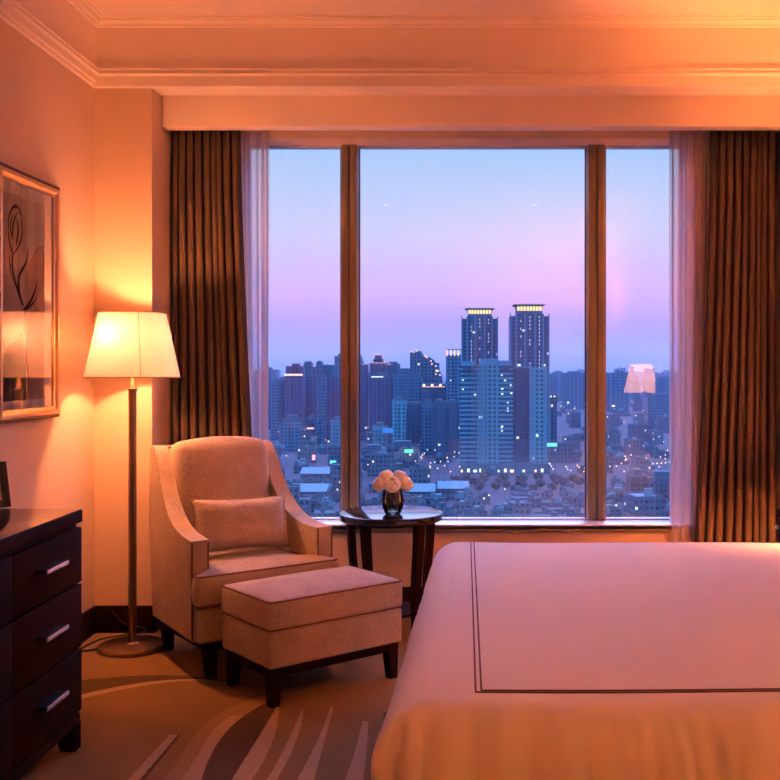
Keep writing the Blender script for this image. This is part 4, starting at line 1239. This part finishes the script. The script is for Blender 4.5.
ctop(t, 'recessed_wing', bbox(cxl(513), cxl(530.5), -8, 10, 6, chh(368)), F['grid'])
ctop(t, 'window_wing', bbox(cxl(529.5), cxl(547), -12.5, 10, 6, chh(368)), F['white'])
ctop(t, 'white_pier', bbox(cxl(530.5), cxl(533), -13.2, 8, 6, chh(367)), CM['conc'])
ctop(t, 'white_pier', bbox(cxl(543.5), cxl(547.2), -13.2, 8, 6, chh(367)), CM['conc'])
for a, b, y in ((461, 476, 361), (481, 498, 358.7), (499, 511, 360.5), (518, 527, 366)):
    ctop(t, 'penthouse', bbox(cxl(a), cxl(b), -9, 8, chh(368), chh(y)), CM['conc'])
for a, b in ((463, 474.5), (500.5, 510)):
    ctop(t, 'louvre', bbox(cxl(a), cxl(b), -13.9, -8.8, chh(371), chh(367.3)), CM['darkc'])
ctop(t, 'podium', bbox(cxl(458.5), cxl(549), -17, 12, 0, 7), CM['roof'])
for k in range(14):
    a = 461+k*6.1
    if k in (5, 9, 11): continue
    ctop(t, 'shop_front', bbox(cxl(a), cxl(a+1.6+(k*7 % 3)), -17.5, -16.8, 1.2, 2.9+(k % 2)*.8), CM['shop' if k % 4 else 'lampp'])
r_ = random.Random(4)
for k in range(16):
    a = r_.choice((462, 466, 470, 474, 501, 504, 507, 510)); y = r_.uniform(374, 440)
    ctop(t, 'lit_balcony', bbox(cxl(a), cxl(a+r_.uniform(1, 2.4)), -14.3, -11.2, chh(y)-.9, chh(y)), CM['shop'])
# --- right of the complex
tower(548, 557, 398, 950, 'thin grey block just right of the white slab complex', 'slate', extra=(lightrow(2, .8, 'lampw', 1.5, .3, .7),))
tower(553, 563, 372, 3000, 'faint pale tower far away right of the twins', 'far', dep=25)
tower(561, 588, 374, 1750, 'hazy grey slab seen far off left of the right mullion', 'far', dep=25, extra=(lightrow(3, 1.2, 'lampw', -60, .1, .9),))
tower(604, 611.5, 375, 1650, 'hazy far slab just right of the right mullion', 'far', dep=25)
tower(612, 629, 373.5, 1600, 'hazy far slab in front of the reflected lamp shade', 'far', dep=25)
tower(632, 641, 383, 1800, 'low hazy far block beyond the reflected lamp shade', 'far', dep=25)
tower(645, 655, 381, 1500, 'bluish far tower left of the right sheer', 'blue', dep=25)
tower(656, 668, 379, 1550, 'bluish far tower beside the right sheer', 'blue', dep=25)
tower(669, 690, 377, 1580, 'bluish far tower seen through the right sheer', 'blue', dep=25)
tower(648, 678, 397, 1150, 'wide blue apartment slab low in the right pane', 'blue', dep=25)
tower(631, 647, 478, 520, 'teal glass office block low in the right pane', 'teal', dep=16, name='office_block', group='office blocks near the hotel')
tower(647.5, 680, 480, 525, 'pale office block with large windows beside the teal glass block', 'low2', dep=16, name='office_block', group='office blocks near the hotel')
tower(372, 386, 428, 780, 'pale block under the blue rooftop billboard', 'pale')
tower(360, 385, 451, 720, 'long low blue block left of the green sign', 'low2', dep=18)
tower(386, 418, 447, 740, 'long blue hall carrying the green sign', 'low2', dep=18)
# --- signs
def sign(name, label, x0, x1, y0, y1, Y, colr, st):
    t = thing(name, label, 'sign', (CX((x0+x1)/2, Y), Y, CZ(y1, Y)))
    w = (x1-x0)*Y/1000; h = (y1-y0)*Y/1000
    ctop(t, 'light_box', bbox(-w/2, w/2, -.4, .4, 0, h), emis(name+'_light', colr, st))
    bm = bmesh.new(); 
    for s in (-.3, .3): box(bm, w*s-.2, w*s+.2, .4, .8, -(CZ(y1, Y)-GZ), h)
    ctop(t, 'sign_post', bm, CM['darkc'])
sign('lit_sign', 'green lit sign on the long blue hall', 404.5, 413, 449.5, 452.8, 737, (.10, .95, .45), 1.3)
sign('lit_sign', 'cyan lit sign right of the white slab complex', 547, 557, 443, 446.5, 690, (.10, .70, 1.0), 1.6)
sign('billboard', 'blue rooftop billboard above the pale block', 383, 393, 428, 433, 775, (.03, .25, .85), .9)
sign('billboard', 'cyan billboard among the roofs in the left pane', 330, 336, 460.5, 463.5, 700, (.10, .75, .95), 1.4)
sign('lit_sign', 'pink lit sign low in the left pane', 308, 313, 467.5, 470, 690, (.9, .45, .75), 1.0)
sign('red_signal_light', 'red glowing signal light in the left pane', 312.3, 315, 455, 460, 700, (1.0, .22, .30), 3.0)
# --- low-rise mass
protos = []
for k in range(15):
    rr = random.Random(100+k)
    bm = bmesh.new()
    w, d, h = rr.uniform(8, 19), rr.uniform(8, 14), rr.choice((4, 5, 6, 8, 11, 14))
    if k > 8: w, d, h = rr.uniform(5, 9), rr.uniform(5, 8), rr.uniform(3, 6)
    box(bm, -w/2, w/2, -d/2, d/2, 0, h, mi=0)
    for q in ((-w/2, w/2, -d/2, -d/2+.4), (-w/2, w/2, d/2-.4, d/2), (-w/2, -w/2+.4, -d/2, d/2), (w/2-.4, w/2, -d/2, d/2)): box(bm, *q, h, h+1, mi=0)
    box(bm, -w/2+.4, w/2-.4, -d/2+.4, d/2-.4, h, h+.15, mi=1)
    for j in range(rr.randint(1, 3)):
        a = rr.uniform(-w*.35, w*.2); b = rr.uniform(-d*.3, d*.1); box(bm, a, a+rr.uniform(1.5, 4), b, b+rr.uniform(1.5, 4), h+.15, h+rr.uniform(1.5, 4), mi=rr.choice((1, 1, 2)))
    if k % 3 == 0: box(bm, w/2, w/2+rr.uniform(4, 9), -d*.4, d*.3, 0, h*.6, mi=0)
    me = bpy.data.meshes.new('low_rise_building'); bmesh.ops.recalc_face_normals(bm, faces=bm.faces); bm.to_mesh(me); bm.free()
    me.materials.append(F['low' if k % 2 else 'low2']); me.materials.append(CM['roof' if k % 4 else 'white_roof']); me.materials.append(CM['white_roof'])
    protos.append(me)
# long pale sheds
for (x0, x1, y1, Y, lab) in ((438, 468, 489, 560, 'long shed with a pale roof low in the middle pane'), (408, 434, 492, 545, 'long blue roofed shed beside the vase of roses'), (289, 325, 492, 545, 'broad pale roofed hall low in the left pane'), (300, 333, 474, 640, 'pale two storey hall behind the broad hall in the left pane')):
    w = CX(x1, Y)-CX(x0, Y); h = CZ(y1, Y)-GZ
    t = thing('shed', lab, 'building', (CX((x0+x1)/2, Y), Y+14, GZ))
    ctop(t, 'walls', bbox(-w/2, w/2, -12, 12, 0, h), F['low'])
    bm = bmesh.new()
    vs = [bm.verts.new(p) for p in ((-w/2-.6, -13, h), (w/2+.6, -13, h), (w/2+.6, 13, h), (-w/2-.6, 13, h), (-w/2-.6, 0, h+3), (w/2+.6, 0, h+3))]
    for q in ((0, 1, 5, 4), (2, 3, 4, 5), (1, 2, 5), (3, 0, 4), (3, 2, 1, 0)): bm.faces.new([vs[i] for i in q])
    ctop(t, 'roof', bm, CM['white_roof'])
rl = random.Random(21)
rects = []
def rect_of(o):
    xs, ys = [], []
    for q in [o]+list(o.children):
        if q.type != 'MESH': continue
        for v in q.data.vertices: xs.append(v.co.x); ys.append(v.co.y)
    return (min(xs)+o.location.x, max(xs)+o.location.x, min(ys)+o.location.y, max(ys)+o.location.y)
for o in list(bpy.data.objects):
    if o.get('category') in ('building', 'sign'): rects.append(rect_of(o))
    if 'reach' in o: del o['reach']
def free(r, m=1.2):
    return all(r[1]+m < q[0] or r[0]-m > q[1] or r[3]+m < q[2] or r[2]-m > q[3] for q in rects)
# trees
tm = simple('tree_foliage', (.006, .008, .010), .9, vary=.5, scale=.8)
tk = simple('tree_trunk', (.04, .03, .025), .9)
tms = []
for k in range(4):
    bm = bmesh.new(); bmesh.ops.create_icosphere(bm, subdivisions=3, radius=4.6)
    for v in bm.verts:
        n_ = noise.noise(v.co*.45+Vector((k*7, 0, 0)))*1.3+noise.noise(v.co*1.3)*.5
        v.co *= 1+n_*.28; v.co.z = v.co.z*.8+7
    me = bpy.data.meshes.new('crown'); bm.to_mesh(me); bm.free(); me.materials.append(tm); tms.append(me)
bm = bmesh.new(); tube(bm, [(0, 0, 0), (.1, 0, 3), (0, .1, 6)], lambda t: .35-.15*t, 8)
mtk = bpy.data.meshes.new('trunk'); bm.to_mesh(mtk); bm.free(); mtk.materials.append(tk)
rt = random.Random(5)
tpos = []
for k in range(60):
    for _ in range(200):
        py = rt.uniform(483, 494); px = rt.uniform(452, 604); Y = 75000/(py-366)
        if all(math.hypot(CX(px, Y)-a_, Y-b_) > 8.6 for a_, b_ in tpos) and free((CX(px, Y)-4.2, CX(px, Y)+4.2, Y-4.2, Y+4.2)): break
    else: continue
    tpos.append((CX(px, Y), Y)); rects.append((CX(px, Y)-4, CX(px, Y)+4, Y-4, Y+4))
    t = thing('tree', 'dark rounded tree in the park strip before the white slab complex', 'tree', (CX(px, Y), Y, GZ), rt.uniform(0, 6), 'trees in the dark park strip')
    s = rt.uniform(.5, .72); t.scale = (s, s, s)
    link(bpy.data.objects.new('crown', rt.choice(tms)), t); link(bpy.data.objects.new('trunk', mtk), t)
# street lamps
lms = []
for mt in ('lampw', 'lampp'):
    bm = bmesh.new(); bmesh.ops.create_icosphere(bm, subdivisions=1, radius=.46, matrix=Matrix.Translation((0, -1.0, 8.4)))
    tube(bm, [(0, 0, 0), (0, 0, 7.6), (0, -.4, 8.3), (0, -1.0, 8.5)], .09, 6)
    me = bpy.data.meshes.new('street_lamp'); bm.to_mesh(me); bm.free(); me.materials.append(CM[mt]); me.materials.append(CM['darkc'])
    for p in me.polygons:
        if p.center.z < 7.7 or (p.center.y > -.35): p.material_index = 1
    lms.append(me)
rs = random.Random(9)
spots = []
for k in range(34): spots.append((549+rs.uniform(0, 40), rs.gauss(470, 3.2)))
for k in range(30): spots.append((605+rs.uniform(0, 70), rs.choice((rs.gauss(408, 4), rs.gauss(456, 4), rs.gauss(466, 2)))))
for k in range(26): spots.append((560+rs.uniform(0, 30), rs.gauss(402, 3)))
for k in range(28): spots.append((415+rs.uniform(0, 45), rs.gauss(459, 7)))
for k in range(60): spots.append((rs.uniform(262, 680), rs.uniform(400, 505)))
for k in range(12): spots.append((640+k*4.2, 464.5-k*.35))
for (px, py) in spots:
    Y = 75000/max(8, (py-366)); Y *= 66.5/75
    lx_ = CX(px, Y)
    if any(math.hypot(lx_-a_, Y-b_) < 6.2 for a_, b_ in tpos): continue
    if not free((lx_-1.2, lx_+1.2, Y-2.2, Y+1.2), .3): continue
    o = bpy.data.objects.new('street_lamp', rs.choice(lms) if px < 560 or px > 600 else lms[rs.random() < .6]); link(o)
    rects.append((lx_-1.5, lx_+1.5, Y-2.5, Y+1.5))
    s = 1+max(0, (Y-900)*.0006); o.scale = (s, s, 1)
    o.location = (CX(px, Y), Y, GZ)
    tag(o, 'tiny glowing street lamp among the roofs of the dim city', 'street lamp', 'street lamps in the city')
n_low = 0; tries = 0
while n_low < 295 and tries < 90000:
    tries += 1
    py = rl.uniform(397, 524) if rl.random() < .45 else rl.uniform(486, 526)
    if py < 440 and rl.random() < .35: continue
    Y = 75000/(py-366); px = rl.uniform(215, 725)
    if 448 < px < 608 and 476 < py < 492: continue
    X = CX(px, Y)
    me = rl.choice(protos); ang = rl.choice((0, 0, .1, -.12, .25, PI/2, PI/2+.15)); s = 1+max(0, (Y-800)*.0005)
    ca, sa = math.cos(ang), math.sin(ang)
    P_ = [(v.co.x*s*ca-v.co.y*s*sa+X, v.co.x*s*sa+v.co.y*s*ca+Y) for v in me.vertices]
    r = (min(p[0] for p in P_), max(p[0] for p in P_), min(p[1] for p in P_), max(p[1] for p in P_))
    if 440 < px < 612 and py > 476 and max(v.co.z for v in me.vertices) > 8.5: continue
    if not free(r): continue
    rects.append(r)
    o = bpy.data.objects.new('low_rise_building', me); link(o)
    o.location = (X, Y, GZ); o.rotation_euler = (0, 0, ang); o.scale = (s, s, min(s, 1.4))
    tag(o, 'small low-rise city building among the dim rooftops below the towers', 'building', 'low-rise roofs below the towers')
    n_low += 1
# far skyline
fm = []
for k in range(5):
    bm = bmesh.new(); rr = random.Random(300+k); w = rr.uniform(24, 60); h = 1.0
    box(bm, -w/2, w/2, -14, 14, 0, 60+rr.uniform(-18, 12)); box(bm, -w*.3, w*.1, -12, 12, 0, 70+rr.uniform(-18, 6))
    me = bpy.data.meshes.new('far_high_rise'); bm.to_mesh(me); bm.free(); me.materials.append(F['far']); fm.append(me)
rf = random.Random(31)
for k in range(150):
    Y = rf.uniform(1500, 4800); px = rf.uniform(100, 820)
    if rf.random() < .35: px = rf.uniform(545, 690)
    X = CX(px, Y)
    r = (X-32, X+32, Y-16, Y+16)
    if not free(r): continue
    rects.append(r)
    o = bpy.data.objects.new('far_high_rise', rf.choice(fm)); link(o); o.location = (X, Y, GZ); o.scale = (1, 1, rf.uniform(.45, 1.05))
    tag(o, 'faint hazy block on the far horizon behind the nearer towers', 'building', 'hazy blocks on the horizon')
# haze
bm = bmesh.new(); box(bm, -5500, 5500, 70, 8500, GZ-1, 120)
hm = NT('evening_haze'); vsn_ = hm.new('ShaderNodeVolumeScatter'); vsn_.inputs['Color'].default_value = (.30, .52, 1.0, 1); vsn_.inputs['Density'].default_value = .00008; vsn_.inputs['Anisotropy'].default_value = .1
hm.l(vsn_.outputs[0], hm.out.inputs['Volume'])
hz_o = obj('haze', bm, hm.m, smooth=False)
hz_o['kind'] = 'stuff'; hz_o['label'] = 'thin blue evening haze lying over the city'; hz_o['category'] = 'haze'


# ------------------------------------------------------------------ world
w = bpy.data.worlds.new('dusk_sky'); scene.world = w; w.use_nodes = True
nt = w.node_tree; nt.nodes.clear()
tc = nt.nodes.new('ShaderNodeTexCoord'); sp = nt.nodes.new('ShaderNodeSeparateXYZ'); nt.links.new(tc.outputs['Generated'], sp.inputs[0])
mr = nt.nodes.new('ShaderNodeMapRange'); mr.inputs[1].default_value = -.1; mr.inputs[2].default_value = .9
nt.links.new(sp.outputs[2], mr.inputs[0])
cr_ = nt.nodes.new('ShaderNodeValToRGB'); nt.links.new(mr.outputs[0], cr_.inputs[0])
def sky_stops(st):
    el = cr_.color_ramp.elements
    el[0].position = (st[0][0]+.1); el[0].color = st[0][1]
    el[1].position = (st[-1][0]+.1); el[1].color = st[-1][1]
    for p, c in st[1:-1]:
        e = el.new(p+.1); e.color = c
sky_stops([(-.1, (.01, .02, .06, 1)), (-.005, S(119, 130, 206)), (.005, S(136, 141, 223)), (.018, S(158, 156, 234)), (.045, S(182, 160, 228)), (.065, S(206, 172, 230)), (.085, S(210, 182, 235)),
           (.13, S(200, 199, 237)), (.165, S(186, 200, 237)), (.21, S(164, 195, 237)), (.32, (1.25, 1.55, 3.8, 1)), (.50, (2.5, 2.8, 6.2, 1)), (.9, (.7, 1.0, 2.8, 1))])
bg = nt.nodes.new('ShaderNodeBackground'); nt.links.new(cr_.outputs[0], bg.inputs[0]); bg.inputs[1].default_value = 1.0
wo = nt.nodes.new('ShaderNodeOutputWorld'); nt.links.new(bg.outputs[0], wo.inputs[0])

# ------------------------------------------------------------------ camera
cam = bpy.data.cameras.new('camera'); co = bpy.data.objects.new('camera', cam); link(co)
co.location = (0, 0, 1.35); co.rotation_euler = (R(90), 0, 0)
cam.sensor_width = 36; cam.lens = 36*1000/780
cam.shift_x = (390-465)/780; cam.shift_y = -(390-366)/780
cam.clip_start = .05; cam.clip_end = 20000
scene.camera = co
vsn = scene.view_settings
vsn.view_transform = 'Standard'; vsn.look = 'None'; vsn.exposure = .32; vsn.gamma = 1; vsn.use_curve_mapping = False
scene.cycles.use_denoising = True
scene.cycles.max_bounces = 10; scene.cycles.diffuse_bounces = 6; scene.cycles.transparent_max_bounces = 16
scene.cycles.sample_clamp_indirect = 60
